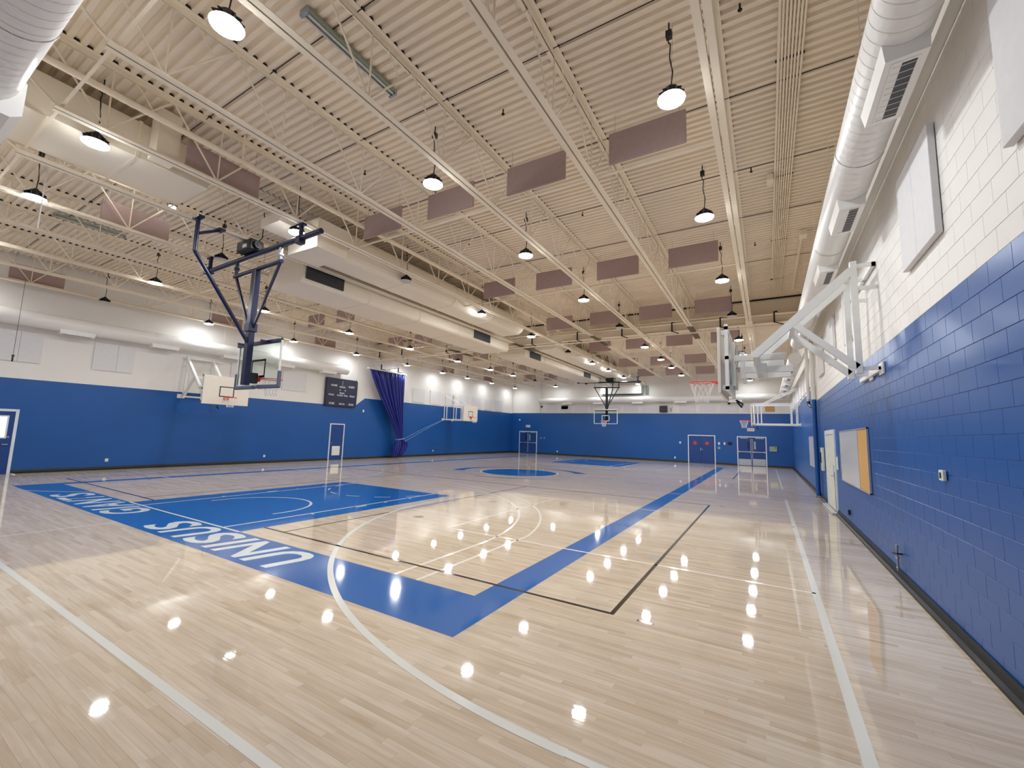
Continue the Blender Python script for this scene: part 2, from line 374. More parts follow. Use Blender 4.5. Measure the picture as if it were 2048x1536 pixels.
for word, xs, wd in (('UNISUS', -5.72, 4.25), ('GIANTS', -11.40, 4.2)):
    # letter by letter, with the italic slant of the photograph
    tot = {'U': 1.0, 'N': 1.05, 'I': .42, 'S': .95, 'G': 1.05, 'A': 1.1, 'T': .95}
    sm = sum(tot[c] for c in word); x = xs
    for ch in word:
        cw = tot[ch]/sm*wd; me = text_fit(ch, 'floor_letter', 'letter', cw*0.86 if ch != 'I' else cw*0.5, 0.76, 0.022)
        for v in me.vertices: v.co.x += 0.16*(v.co.y/0.76)-0.08
        o = put('floor_letter', me, floor, (x-(cw*.07 if ch != 'I' else cw*.25), 4.23, Z2)); o.rotation_euler = (0, 0, math.pi)
        part(o, 'white painted letter ' + ch); x -= cw
# ------------------------------------------------------------------ walls
RZ1 = 3.42
def wall_box(name, *a, m='white'): return struct(MB().box(*a).obj(name, m))
wr = wall_box('wall_right', RW+.012, NW-.2, 0, RW+.25, FW, RZ1, m='blue')
def wpart(parent, name, m, *a, label=None):
    o = MB().box(*a).obj(name, m, parent)
    if label: part(o, label)
    return o
wpart(wr, 'upper_wall', 'white', RW+.012, NW-.2, RZ1, RW+.25, 19.0, CZ+.3, label='white painted upper wall')
wpart(wr, 'upper_wall', 'white', RW+.005, 19.0, 4.0, RW+.25, FW, CZ+.3, label='white painted upper wall')
wpart(wr, 'blue_step', 'blue', RW, 19.0, 0, RW+.012, FW, 4.0, label='taller blue painted wall beyond the downpipe')
wpart(wr, 'blue_step', 'blue', RW+.012, 19.0, RZ1, RW+.25, FW, 4.0)
wpart(wr, 'ledge', 'white', RW-.09, NW, 5.78, RW+.012, FW-.01, CZ-.02, label='plain white band high on the wall')
# concrete blocks: 16 x 8 inch, running bond; wall openings are left out
BH = RZ1/17; BL = 0.405; openings = [(14.6, 16.62, 0, 2.27)]
def block_me(w_, h_, m):
    me = MB().box(0, 0, 0, 0.012, w_, h_, ch=0.0022).mesh('concrete_block'); me.materials.append(M[m]); return me
bcache = {}
blks = []; upper = MB(); far_blue = MB()
for c in range(0, 29):
    z = c*BH; yoff = 0 if c % 2 == 0 else BL/2
    y = 0.8+yoff-BL
    while y < 18.9:
        y0, y1 = y, min(y+BL, 19.0); y += BL
        if z > 5.75: continue
        if any(y1 > a and y0 < b and z < d_ and z+BH > c_ for a, b, c_, d_ in openings): continue
        q = [pix((RW, yy, zz)) for yy in (y0, y1) for zz in (z, z+BH)]
        if all(t is None for t in q): continue
        vis = any(t is not None and t[0] < 2120 and t[1] > -80 and t[1] < 1600 for t in q)
        if c < 17: blks.append((vis, math.hypot(RW, (y0+y1)/2, z-1.9), y0, y1, z))
        elif vis: upper.box(RW+.008, y0+.002, z+.002, RW+.012, y1-.002, min(z+BH, 5.78)-.002, ch=.0015)
blks.sort(key=lambda t: (not t[0], t[1]))
for i, (vis, d, y0, y1, z) in enumerate(blks):
    if i < 295:
        k = round(y1-y0, 3)
        if k not in bcache: bcache[k] = block_me(y1-y0-.004, BH-.004, 'blue')
        put('concrete_block', bcache[k], wr, (RW+.006, y0+.002, z+.002))
    else: far_blue.box(RW+.006, y0+.002, z+.002, RW+.018, y1-.002, z+BH-.002, ch=.002)
o = far_blue.obj('concrete_blocks', 'blue', wr); o['kind'] = 'stuff'
o = upper.obj('upper_concrete_blocks', 'white', wr); o['kind'] = 'stuff'
# left wall
wl = wall_box('wall_left', LW-.25, NW-.2, 0, LW, FW, 3.27, m='blue')
wpart(wl, 'upper_wall', 'white', LW-.25, NW-.2, 3.27, LW-.045, FW, CZ+.3, label='white painted upper wall')
o = MB().prism([(17.95, 3.27), (FW, 3.27), (FW, 3.93), (18.75, 3.86)], LW-.044, LW, 0).obj('blue_step', 'blue', wl); part(o, 'taller blue painted wall beyond the scoreboard')
wpart(wl, 'ledge_trim', 'white', LW-.044, NW, 3.27, LW+.003, 17.95, 3.30, label='white ledge along the top of the blue wall')
o = MB().bar((LW-.02, 17.95, 3.285), (LW-.02, 18.75, 3.875), .05, .03, up=(1, 0, 0)).obj('ledge_trim', 'white', wl)
o = MB().bar((LW-.02, 18.75, 3.875), (LW-.02, FW, 3.945), .045, .03).obj('ledge_trim', 'white', wl)
# far wall
wf = wall_box('wall_far', LW-.2, FW, 0, RW+.2, FW+.25, 3.97, m='blue')
wpart(wf, 'upper_wall', 'white', LW-.2, FW+.1, 3.97, RW+.2, FW+.25, CZ+.3, label='white painted upper wall')
wpart(wf, 'ledge_trim', 'white', LW, FW-.004, 3.97, RW, FW+.1, 4.02, label='bright white ledge along the top of the blue wall')
wpart(wf, 'pilaster', 'white', -19.6, FW-.05, 4.02, -19.15, FW+.1, CZ, label='white pilaster above the far doors')
wn_ = wall_box('wall_near', LW-.2, NW-.25, 0, RW+.2, NW, CZ+.3, m='white')
wpart(wn_, 'blue_paint', 'blue', LW, NW-.01, 0, RW, NW+.004, 3.3, label='blue painted lower wall')
# baseboards (rubber cove base with a stepped top)
def baseboard(name, pts, a, b_, axis):
    return struct(MB().prism(pts, a, b_, axis).obj(name, 'base'))
prof = lambda w0, s: [(w0, 0.0), (w0-s*.07, 0.0), (w0-s*.07, .03), (w0-s*.035, .045), (w0-s*.022, .10), (w0-s*.010, .125), (w0, .125)]
bbr = baseboard('baseboard_right', prof(RW, 1), NW, 14.6, 1)
baseboard('baseboard_right', prof(RW, 1), 16.62, FW, 1)
baseboard('baseboard_left', prof(LW, -1), NW, 2.9, 1); baseboard('baseboard_left', prof(LW, -1), 4.0, 16.3, 1)
baseboard('baseboard_left', prof(LW, -1), 17.35, FW, 1)
for a, b_ in ((LW, -21.42), (-19.42, -5.55), (-3.52, -2.0), (-.03, RW)): baseboard('baseboard_far', prof(FW, 1), a, b_, 0)
for i, y in enumerate((2.2, 3.1, 4.4)):
    o = MB().box(RW-.03, y, .03, RW-.005, y+.01, .12).obj('base_joint', 'dark', bbr)
# ------------------------------------------------------------------ ceiling: steel deck, ribs along x
ceiling = struct(MB().box(LW-.2, NW-.2, CZ+.09, RW+.2, FW+.2, CZ+.3).obj('ceiling', 'tan'))
sheet = MB(); SH = 0.9
def deck_profile(n):
    pts = []; p = 0.15
    for i in range(n):
        a = i*p
        pts += [(a, CZ+.045), (a+.045, CZ+.045), (a+.062, CZ), (a+.132, CZ), (a+.149, CZ+.045)]
    return pts
pr = deck_profile(6); top = [(y, CZ+.06) for y, z in reversed(pr)]
me = None
b_ = MB(); n = len(pr)
vs = [(x, y, z) for x in (0, 11.9) for y, z in pr]
b_._add(vs, [(i, i+1, n+i+1, n+i) for i in range(n-1)])
b_.box(0, 0.002, CZ+.05, 11.9, .893, CZ+.06)
dme = b_.mesh('deck_sheet'); dme.materials.append(M['tan'])
for k in range(int((FW-NW)/SH)+1):
    for j in range(2): put('deck_sheet', dme, ceiling, (LW+.05+j*11.93, NW+k*SH, 0))
# ------------------------------------------------------------------ roof joists
JX = [-0.45-2.1*j for j in range(11)]
HB, HT = 6.45, CZ-.005
def chord(y0, y1, z, up):
    b = MB(); s = 1 if up else -1
    for sx in (-1, 1):
        x0 = sx*.012
        b.box(min(x0, x0+sx*.01), y0, z, max(x0, x0+sx*.01), y1, z+s*.075)
        b.box(min(x0, x0+sx*.088), y0, z-.004 if up else z-.006, max(x0, x0+sx*.088), y1, z+.006 if up else z+.004)
    return b
def rod(p0, p1, r=.016): return MB().tube(p0, p1, r, 6)
def make_joist(y0, y1, yb0, yb1, n0, label):
    t = thing('roof_joist', label, 'roof joist', (0, 0, 0), group='cream steel roof joists')
    chord(yb0, yb1, HB, True).obj('bottom_chord', 'tan2', t); chord(y0, y1, HT, False).obj('top_chord', 'tan2', t)
    dash = MB(); k = 0                         # dark boxes paint in the shade of open flutes over the top chord
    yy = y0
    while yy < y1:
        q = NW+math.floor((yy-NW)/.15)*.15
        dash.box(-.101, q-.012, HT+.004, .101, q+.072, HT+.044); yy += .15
    o = dash.obj('flute_shade', 'flute', t); o['kind'] = 'stuff'
    ys = []; y = n0
    while y < yb1-.3: ys.append(y); y += 1.6
    zb, zt = HB+.05, HT-.03
    wv = rod((0, 0, zb), (0, 0, zt), .014).mesh('web_rod'); wa = rod((0, 0, zb), (0, .8, zt)).mesh('web_rod'); wb_ = rod((0, 0, zb), (0, -.8, zt)).mesh('web_rod')
    wc = rod((0, 0, zt), (0, .26, (zb+zt)/2+.18), .010).mesh('web_rod')
    for me in (wv, wa, wb_, wc): me.materials.append(M['tan2'])
    for y in ys:
        put('web_rod', wv, t, (0, y, 0)); put('web_rod', wa, t, (0, y, 0)); put('web_rod', wb_, t, (0, y, 0)); put('web_rod', wc, t, (0, y+.27, 0))
    rod((0, yb0+.02, zb), (0, max(y0+.1, yb0-1.3), zt), .02).obj('end_brace', 'tan2', t)
    rod((0, yb1-.02, zb), (0, min(y1-.05, yb1+.9), zt), .02).obj('end_brace', 'tan2', t)
    return t
j1 = make_joist(NW+.02, 19.35, 1.42, 18.35, 2.0, '')
j2 = make_joist(19.75, FW-.02, 20.4, 36.4, 21.2, '')
for half, proto in ((0, j1), (1, j2)):
    for i, x in enumerate(JX):
        t = proto if i == 0 else copy_tree(proto)
        t.location = (x, 0, 0)
        if half == 0 and i in (0, 1, 3, 5, 7): MB().box(-.12, 18.2, HB-.012, .12, 20.6, HB-.004).box(-.01, 18.2, HB-.004, .01, 20.6, HB+.06).obj('splice_plate', 'tan2', t)
        t['label'] = 'cream open web joist in the %s half of the roof, %s from the right wall' % (('near', 'far')[half], ORD[i])
# main girder across the gym and the curtain beam in front of it
t = thing('roof_girder', 'cream steel girder crossing the roof between near and far joists', 'girder', (0, 0, 0))
MB().box(LW+.02, 19.40, 6.95, RW-.1, 19.70, 6.99).obj('bottom_flange', 'tan2', t); MB().box(LW+.02, 19.54, 6.99, RW-.1, 19.56, 7.5).obj('web', 'tan2', t)
MB().box(LW+.02, 19.42, 7.5, RW-.1, 19.68, 7.54).obj('top_flange', 'tan2', t)
MB().box(LW+.05, 19.30, 7.55, RW-.1, 19.41, 7.6).obj('shadow_gap_strip', 'flute', t)  # dark strip stands in for the shade in the deck gap
for k, x in enumerate([-2, -5.5, -9, -12.5, -16, -19.5]): MB().box(x-.01, 19.42, 6.99, x+.01, 19.68, 7.5).obj('stiffener', 'tan2', t)
t = thing('curtain_beam', 'long cream beam with black hanger brackets crossing mid court', 'beam', (0, 0, 0))
MB().box(LW+.3, 19.12, 6.53, RW-.15, 19.34, 6.555).obj('bottom_flange', 'tan2', t); MB().box(LW+.3, 19.22, 6.555, RW-.15, 19.24, 6.80).obj('web', 'tan2', t)
MB().box(LW+.3, 19.12, 6.80, RW-.15, 19.34, 6.825).obj('top_flange', 'tan2', t)
MB().tube((LW+.6, 19.0, 6.36), (RW-.3, 19.0, 6.36), .03, 8).obj('curtain_track', 'tan2', t)
for x in (-21.6, -19.6, -16.0, -12.9, -10.3, -7.8, -5.6, -3.4, -1.5, .4):
    MB().box(x-.025, 19.06, 6.5, x+.025, 19.11, 6.95).bar((x, 19.06, 6.93), (x+.12, 19.06, 6.93), .05).bar((x, 19.03, 6.52), (x+.3, 18.98, 6.38), .035).obj('hanger_bracket', 'dark', t)
# bridging lines between the joists
for i, y in enumerate((1.50, 6.90, 12.25, 17.5, 23.0, 28.75, 33.75)):
    o = MB().box(-0.45-21.0, y-.02, HB+.075, -0.35, y+.02, HB+.08).box(-0.45-21.0, y-.003, HB+.08, -0.35, y+.003, HB+.115).obj('bridging_angle', 'tan2')
    tag(o, 'thin cream bridging angle tying joist bottoms, %s line away from the camera' % ORD[i], 'bridging', 'bridging angles')
    if y > 19:
        for x in JX[:-1]:
            MB().bar((x, y+.03, HB+.1), (x-2.1, y+.03, HT-.08), .035, .01).obj('cross_brace', 'tan2', o)
            MB().bar((x, y+.06, HT-.08), (x-2.1, y+.06, HB+.1), .035, .01).obj('cross_brace', 'tan2', o)
# ------------------------------------------------------------------ conduit bundle near the right wall
t = thing('conduit_bundle', 'bundle of parallel cream conduits running along the ceiling near the right wall', 'conduit', (0, 0, 0))
for k in range(8):
    x = .33+k*.042; MB().tube((x, NW+.02, CZ-.05), (x, 18.7-(.0 if k else 2.0), CZ-.05), .014 if k else .019, 8).obj('conduit', 'tan2', t)
for y in (1.5, 4.3, 6.9, 10.2, 13.6, 17.0): MB().box(.29, y, CZ-.03, .66, y+.03, CZ-.005).obj('strut', 'dark', t)
MB().box(.18, 10.0, CZ-.16, .30, 10.25, CZ-.02).obj('junction_box', 'tan2', t)
t = thing('ceiling_conduit', 'single cream conduit with a box on the ceiling beside the right wall duct', 'conduit', (0, 0, 0))
MB().tube((1.0, 13.5, CZ-.06), (1.0, 18.3, CZ-.06), .03, 8).obj('conduit', 'tan2', t); MB().box(.93, 13.2, CZ-.16, 1.1, 13.5, CZ-.01).obj('junction_box', 'tan2', t)
for i, y in enumerate((3.3, 5.1, 7.35, 9.6, 11.8, 15.0)):
    o = MB().tube((RW-.3, y, CZ-.012), (-21.6, y, CZ-.012), .007, 6).obj('ceiling_wire_conduit', 'flute')
    tag(o, 'thin dark conduit crossing the near ceiling, %s from the camera' % ORD[i], 'conduit', 'dark conduits across the deck')
for i, (x, y) in enumerate(((-.12, 5.68), (-.1, 9.6), (-.11, 13.5), (-3.8, 5.75), (-3.85, 9.66), (-7.42, 5.8), (-7.46, 9.7), (-3.9, 13.5))):
    t = thing('fire_sprinkler', 'small dark sprinkler head under the deck, %s row, %s from the right' % (ORD[[5.7, 9.65, 13.5].index(min([5.7, 9.65, 13.5], key=lambda q: abs(q-y)))], ORD[[-.1, -3.85, -7.44].index(min([-.1, -3.85, -7.44], key=lambda q: abs(q-x)))]), 'sprinkler', (x, y, CZ-.02), group='small roof sprinklers')
    MB().tube((0, 0, 0), (0, 0, -.07), .012, 8).obj('stem', 'flute', t); MB().lathe([(.0, -.10), (.028, -.098), (.03, -.09), (.012, -.07)], 12).obj('deflector', 'flute', t)
# ------------------------------------------------------------------ high bay lamps
COLS = [-.95, -5.12, -9.28, -12.75, -16.95, -21.4]; ROWS = [2.0, 5.5, 9.03, 13.05, 17.1, 21.4, 25.2, 28.4, 32.1, 36.3]
OFF = {(2, 2), (0, 4), (1, 4), (2, 5), (3, 1), (5, 1), (4, 8), (1, 9)}
SKIP = {(0, 0), (1, 9)}
def lamp_proto(lit, soft=False):
    t = thing('high_bay_lamp', '', 'lamp', (0, 0, 6.4))
    h = MB().lathe([(.174, .0), (.165, .012), (.14, .03), (.10, .075), (.085, .15), (.05, .165), (.03, .2), (.0, .2)], 24)
    for k in range(12):
        a = k*math.pi/6; h.bar((.09*math.cos(a), .09*math.sin(a), .10), (.155*math.cos(a), .155*math.sin(a), .055), .008, .05)
    h.obj('housing', 'dark', t)
    MB().lathe([(.0, -.020), (.10, -.019), (.155, -.016), (.172, -.010), (.175, .0)], 24).obj('lens', ('lens_soft' if soft else 'lens') if lit else 'off', t)
    MB().path([(0, 0, .2), (.02, .01, .4), (-.015, .0, .62), (.0, -.02, .8), (-.03, 0, .86), (-.03, .0, .93)], .009, 6).obj('power_cord', 'dark', t)
    MB().tube((.0, .0, .2), (.03, .0, 1.13), .003, 5).obj('hanger_wire', 'steel', t)
    MB().box(-.06, -.04, .92, .02, .04, 1.02, ch=.005).tube((-.02, 0, 1.02), (-.02, 0, 1.15), .012, 6).obj('junction_box', 'dark', t)
    return t
pl, po, ps = lamp_proto(True), lamp_proto(False), lamp_proto(True, True); ul = uo = us = False
for ri, y in enumerate(ROWS):
    for ci, x in enumerate(COLS):
        if (ci, ri) in SKIP: continue
        off = (ci, ri) in OFF
        if off: t = po if not uo else copy_tree(po); uo = True
        elif ci == 5 or ri == 9: t = ps if not us else copy_tree(ps); us = True
        else: t = pl if not ul else copy_tree(pl); ul = True
        t.location = (x, y, 6.4 if not (ci == 5) else 6.37)
        t['label'] = '%s high bay lamp, %s row from the camera, %s out from the right wall' % ('unlit black' if off else 'lit', ORD[ri], ORD[ci])
        t['group'] = 'round high bay lamps'
# strip lights
def strip(loc, rz, lit, label, L_=1.5, split=False):
    t = thing('strip_light', label, 'lamp', loc, rz)
    MB().box(-.07, -L_/2, 0, .07, L_/2, .06, ch=.004).obj('tray', 'duct' if lit else 'egrey', t)
    for s in (-1, 1): MB().tube((s*.038, -L_/2+.03, -.02), (s*.038, L_/2-.03, -.02), .017, 8).obj('fluorescent_tube', 'tube' if lit else 'off', t)
    for s in (-1, 1): MB().box(-.075, s*L_/2-.02, -.04, .075, s*L_/2+.02, .06).obj('end_cap', 'steel', t)
strip((-5.2, 3.7, CZ-.10), 0, False, 'unlit double tube strip light under the deck near the top of the picture', 1.6)
strip((-16.6, 3.75, CZ-.12), 0, False, 'unlit strip light under the deck at far left beside a mauve baffle', 1.5)
strip((-12.65, 3.25, CZ-.12), 0, True, 'short glowing strip light above the cream plenum box at left', .55)
t = thing('caged_light', 'small caged emergency light glowing under the joists at left', 'lamp', (-12.75, 4.27, 7.32))
MB().lathe([(.0, -.07), (.05, -.06), (.075, -.02), (.08, .02)], 12).obj('bulb', 'tube', t)
MB().box(-.10, -.08, .02, .10, .08, .1, ch=.01).tube((0, 0, .1), (0, 0, .24), .015).obj('housing', 'dark', t)
for k in range(6):
    a = k*math.pi/3; MB().path([(.1*math.cos(a), .1*math.sin(a), .03), (.09*math.cos(a), .09*math.sin(a), -.05), (0, 0, -.1)], .005, 5).obj('cage_wire', 'dark', t)
# ------------------------------------------------------------------ acoustic baffles
def baffle(x0, x1, y0, y1, z0, z1, label):
    if x0 == x1: o = MB().box(x0-.025, y0, z0, x0+.025, y1, z1, ch=.008).obj('acoustic_baffle', 'mauve')
    else: o = MB().box(x0, y0-.025, z0, x1, y0+.025, z1, ch=.008).obj('acoustic_baffle', 'mauve')
    for f in (.08, .92):
        px, py = x0+(x1-x0)*f, y0+(y1-y0)*f
        MB().tube((px, py, z1-.01), (px, py, CZ+.004), .004, 5).obj('hanger_wire', 'steel', o)
    tag(o, label, 'baffle', 'mauve acoustic baffles')
for ri, (y, zz) in enumerate(((6.85, 6.68), (12.2, 6.70), (17.3, 6.68), (22.85, 6.68), (28.62, 6.68), (33.6, 6.68))):
    for k in range(4):
        xc = -1.6-2.12*k
        baffle(xc-.64, xc+.64, y, y, zz-.02, zz+.56, 'mauve baffle hung crosswise, %s row from the camera, %s from the right wall' % (ORD[ri], ORD[k]))
    for k, xc in enumerate((-14.1, -16.2, -18.3)):
        if ri == 0: continue
        baffle(xc-.6, xc+.6, y, y, zz-.02, zz+.56, 'mauve baffle hung crosswise, %s row from the camera, %s from the left wall' % (ORD[ri], ORD[2-k]))
for ri, y in enumerate((3.1, 9.2, 14.4, 25.5, 31.0)):
    for k, x in enumerate((-8.98, -13.18, -21.58)):
        if k == 0 and ri > 0: continue
        if k == 1 and ri == 1: continue
        baffle(x, x, y, y+1.32, 6.56, 7.08, 'mauve baffle hung lengthwise along a joist, %s from the camera, %s' % (ORD[ri], ('beside the cream plenum', 'in the middle bays', 'above the left wall')[k]))
# ------------------------------------------------------------------ cream roof ducts
def rounded(x0, x1, z0, z1, r, n=5):
    pts = []
    for cx, cz, a0 in ((x1-r, z1-r, 0), (x0+r, z1-r, 90), (x0+r, z0+r, 180), (x1-r, z0+r, 270)):
        for i in range(n+1): a = R(a0+90*i/n); pts.append((cx+r*math.cos(a), cz+r*math.sin(a)))
    return pts
def oval_duct(x0, x1, y0, y1, z0, z1, r, label, name='roof_duct', cuts=()):
    t = thing(name, label, 'duct', (0, 0, 0))
    MB().prism(rounded(x0, x1, z0, z1, r), y0, y1, 1).obj('duct_body', 'tanduct', t)
    y = y0+2.4
    while y < y1-.5:
        MB().prism(rounded(x0-.012, x1+.012, z0-.012, z1+.012, r), y, y+.02, 1).obj('seam_ring', 'tanduct', t); y += 2.4
    return t
oval_duct(-10.80, -9.42, 6.87, 16.6, 6.42, 7.22, .34, 'fat cream duct nearer the camera, along the near half of the roof')
t2 = oval_duct(-12.9, -11.18, 6.9, 18.2, 6.02, 6.82, .15, 'cream duct with dark side grilles, along the near half of the roof')
oval_duct(-10.80, -9.42, 20.2, 34.0, 6.42, 7.22, .34, 'fat cream duct nearer the camera, along the far half of the roof')
t3 = oval_duct(-12.9, -11.18, 20.0, 34.5, 6.10, 6.86, .15, 'cream duct with dark side grilles, along the far half of the roof')
for tt, ys in ((t2, (7.0, 15.2)), (t3, (20.5, 28.7))):
    for y in ys:
        g_ = MB().box(-11.18, y, 6.12, -11.13, y+1.25, 6.50); gg = g_.obj('side_grille', 'grille', tt)
        for k in range(6): MB().box(-11.14, y, 6.14+k*.06, -11.115, y+1.25, 6.15+k*.06).obj('louvre', 'dark', gg)
t = thing('water_pipe', 'long round cream pipe running beside the open webs above the near basket', 'pipe', (0, 0, 0))
MB().tube((-8.69, NW+.02, 7.03), (-8.69, 19.3, 7.03), .055, 14).obj('pipe_run', 'tan2', t)
for y in (.6, 3.9, 7.6, 11.2, 14.8, 18.2): MB().box(-8.71, y, 7.08, -8.67, y+.03, CZ+.01).box(-8.75, y, 6.95, -8.63, y+.03, 6.975).obj('pipe_hanger', 'tan2', t)
t = thing('duct_plenum', 'large cream plenum box above the joist chords at upper left', 'duct', (0, 0, 0))
MB().box(-10.85, -.3, 6.58, -9.48, 3.72, 7.25, ch=.01).obj('duct_body', 'tanduct', t); MB().box(-10.87, 2.55, 6.57, -9.46, 2.6, 7.26).obj('seam_ring', 'tanduct', t)
MB().box(-9.46, 2.72, 6.62, -9.1, 3.05, 7.5).obj('riser', 'tanduct', t)
t = thing('duct_plenum', 'smaller cream plenum box joining the duct behind the near basket', 'duct', (0, 0, 0))
MB().box(-10.42, 5.98, 6.26, -9.22, 6.86, 7.0, ch=.01).obj('duct_body', 'tanduct', t)
MB().box(-10.3, 5.2, 6.62, -9.5, 5.98, 6.85).obj('inlet', 'tanduct', t)
# ------------------------------------------------------------------ white round side wall ducts with vents
def wall_duct(p0, p1, r, label, vents, side, axis, tilt=4):
    t = thing('wall_duct', label, 'duct', (0, 0, 0))
    p0 = Vector(p0); p1 = Vector(p1); d = (p1-p0).normalized()
    MB().tube(p0, p1, r, 36).obj('duct_body', 'duct', t)
    L_ = (p1-p0).length; s = 0.35
    ring = MB()
    while s < L_-.1:                                   # spiral lock seams
        q = p0+d*s; ring.tube(q-d*.004, q+d*.004, r+.003, 36, cap=False); s += .14
    o = ring.obj('lock_seams', 'duct', t); o['kind'] = 'stuff'
    s = 1.2
    while s < L_: 
        q = p0+d*s; MB().tube(q-d*.02, q+d*.02, r+.008, 36, cap=False).obj('duct_coupling', 'duct', t); s += 3.0
    for s in vents:
        q = p0+d*s; n = Vector((side, 0, 0)) if axis == 1 else Vector((0, side, 0))
        # box straddles the underside, its face leaning towards the wall side
        a = math.radians(tilt); dn = (Vector((0, 0, -1))*math.cos(a)+n*math.sin(a)).normalized(); tn = dn.cross(d).normalized()
        rot = Matrix((tn, d, dn)).transposed() if True else None
        vb = MB(); vs = [(-.17, -.5, .10), (.17, -.5, .10), (.17, .5, .10), (-.17, .5, .10), (-.15, -.46, r+.10), (.15, -.46, r+.10), (.15, .46, r+.10), (-.15, .46, r+.10)]
        vb._add([q+rot @ Vector(v) for v in vs], [(0, 1, 5, 4), (1, 2, 6, 5), (2, 3, 7, 6), (3, 0, 4, 7), (4, 5, 6, 7), (3, 2, 1, 0)])
        v_ = vb.obj('diffuser', 'duct', t)
        fr = MB()
        for (x0, y0, x1, y1) in ((-.10, -.41, .10, -.39), (-.10, .39, .10, .41), (-.10, -.39, -.085, .39), (.085, -.39, .10, .39)):
            fr.box(x0, y0, r+.098, x1, y1, r+.106, rot=rot, at=q)
        fr.obj('diffuser_frame', 'duct', v_)
        MB().box(-.02 if side > 0 else -.083, -.39, r+.096, .083 if side > 0 else .02, .39, r+.1015, rot=rot, at=q).obj('diffuser_slot', 'grille', v_)
        fins = MB()
        for k in range(9): fins.box(-.083, -.35+k*.0875, r+.099, .083, -.345+k*.0875, r+.104, rot=rot, at=q)
        fins.obj('diffuser_fins', 'duct', v_)
        if axis == 1: pass
    for s in [k*3.0+.8 for k in range(int(L_/3))]:
        q = p0+d*s; MB().tube(q+Vector((0, 0, r)), (q.x, q.y, CZ-.03), .006, 5).obj('hanger_rod', 'duct', t)
    return t
DX = 1.13
wall_duct((DX, NW+.03, 5.6), (DX, 18.9, 5.6), .25, 'white round duct along the near half of the right wall', [y-NW for y in (1.9, 4.98, 7.78, 10.45, 13.2, 15.9)], 1, 1)
wall_duct((1.09, 20.6, 5.30), (1.09, FW-.6, 5.30), .24, 'white round duct along the far half of the right wall', (1.6, 4.4, 7.2, 10.0, 13.0), -1, 1)
wall_duct((LW+.42, NW+.9, 5.33), (LW+.42, 16.9, 5.40), .27, 'white round duct along the left wall', [y-NW-.9 for y in (1.9, 5.0, 7.7, 10.4, 13.0, 15.6)], 1, 1)
wall_duct((-19.0, FW-.45, 5.12), (1.35, FW-.45, 5.2), .27, 'white round duct along the far wall', (3.0, 6.0, 9.5, 13.0, 17.0), -1, 0)
ct = wall_duct((-21.5, .53, 5.36), (DX+.2, .53, 5.36), .29, 'big white round duct close overhead at the top left corner', (), 1, 0)
for x in (-9.9, -6.62):
    v_ = MB().prism([(.5, 5.0), (.78, 4.99), (.86, 5.05), (.86, 5.42), (.5, 5.5)], x-1.1, x, 0).obj('diffuser', 'duct', ct)
    MB().box(x-1.0, .862, 5.1, x-.1, .866, 5.36).obj('diffuser_slot', 'grille', v_)
# ------------------------------------------------------------------ acoustic wall panels
def wpanel(axis, w0, a0, a1, z0, z1, label, th=.05, seam=None, grp='acoustic wall panels'):
    t = thing('wall_panel', label, 'panel', (0, 0, 0), group=grp)
    cuts = [a0]+([seam] if seam else [])+[a1]
    for p, q in zip(cuts, cuts[1:]):
        p_, q_ = p+.003, q-.003
        if axis == 'R': MB().box(w0-th, p_, z0, w0-.001, q_, z1, ch=.004).obj('panel', 'grey_panel', t)
        elif axis == 'L': MB().box(w0-.04, p_, z0, w0+th-.04, q_, z1, ch=.004).obj('panel', 'grey_panel', t)
        else: MB().box(p_, w0+.1-th, z0, q_, w0+.099, z1, ch=.004).obj('panel', 'grey_panel', t)
wpanel('R', RW, 5.68, 6.90, 4.05, 5.25, 'pale double panel on the upper right wall in front of the white basket arms', .06, 6.3)
wpanel('R', RW, 3.00, 4.24, 4.05, 5.25, 'pale panel cut by the top right edge of the picture', .06, 3.6)
wpanel('R', RW, 10.5, 11.7, 4.05, 5.25, 'pale panel on the right wall just behind the white basket arms', .06, 11.1)
wpanel('R', RW, 13.35, 14.6, 4.05, 5.2, 'pale panel on the right wall above the doorway', .06, 13.95)
wpanel('R', RW, 16.1, 17.3, 4.05, 5.2, 'pale panel on the right wall next to the downpipe', .06, 16.7)
for k in range(9): wpanel('R', RW+.005, 20.2+k*1.85, 21.4+k*1.85, 4.08, 5.0, 'pale panel on the far right wall, %s beyond the downpipe' % ORD[k], .06, None, 'far right wall panels')
for nm, a0, a1, sm in (('first', 3.1, 4.28, 3.72), ('second', 5.64, 6.88, 6.35), ('third', 13.2, 14.6, None), ('hidden', 10.6, 11.8, 11.2)):
    wpanel('L', LW, a0, a1, 3.86, 4.92, {'first': 'pale panel on the left wall at the left edge of the picture', 'second': 'pale double panel on the left wall between duct vents', 'third': 'pale panel on the left wall beside the scoreboard', 'hidden': 'pale panel on the left wall seen through the glass backboard'}[nm], .05, sm)
for k in range(7): wpanel('L', LW, 23.1+k*1.87, 24.35+k*1.87, 3.98, 5.02, 'pale panel on the far left wall, %s beyond the curtain' % ORD[k], .06, None, 'far left wall panels')
for k in range(12):
    x0 = -18.6+k*1.55
    if -8.0 < x0+.6 < -6.6: continue
    wpanel('F', FW, x0, x0+1.22, 4.10, 4.66, 'pale panel on the far wall, %s from the left end' % ORD[k], .05, None, 'far wall panels')
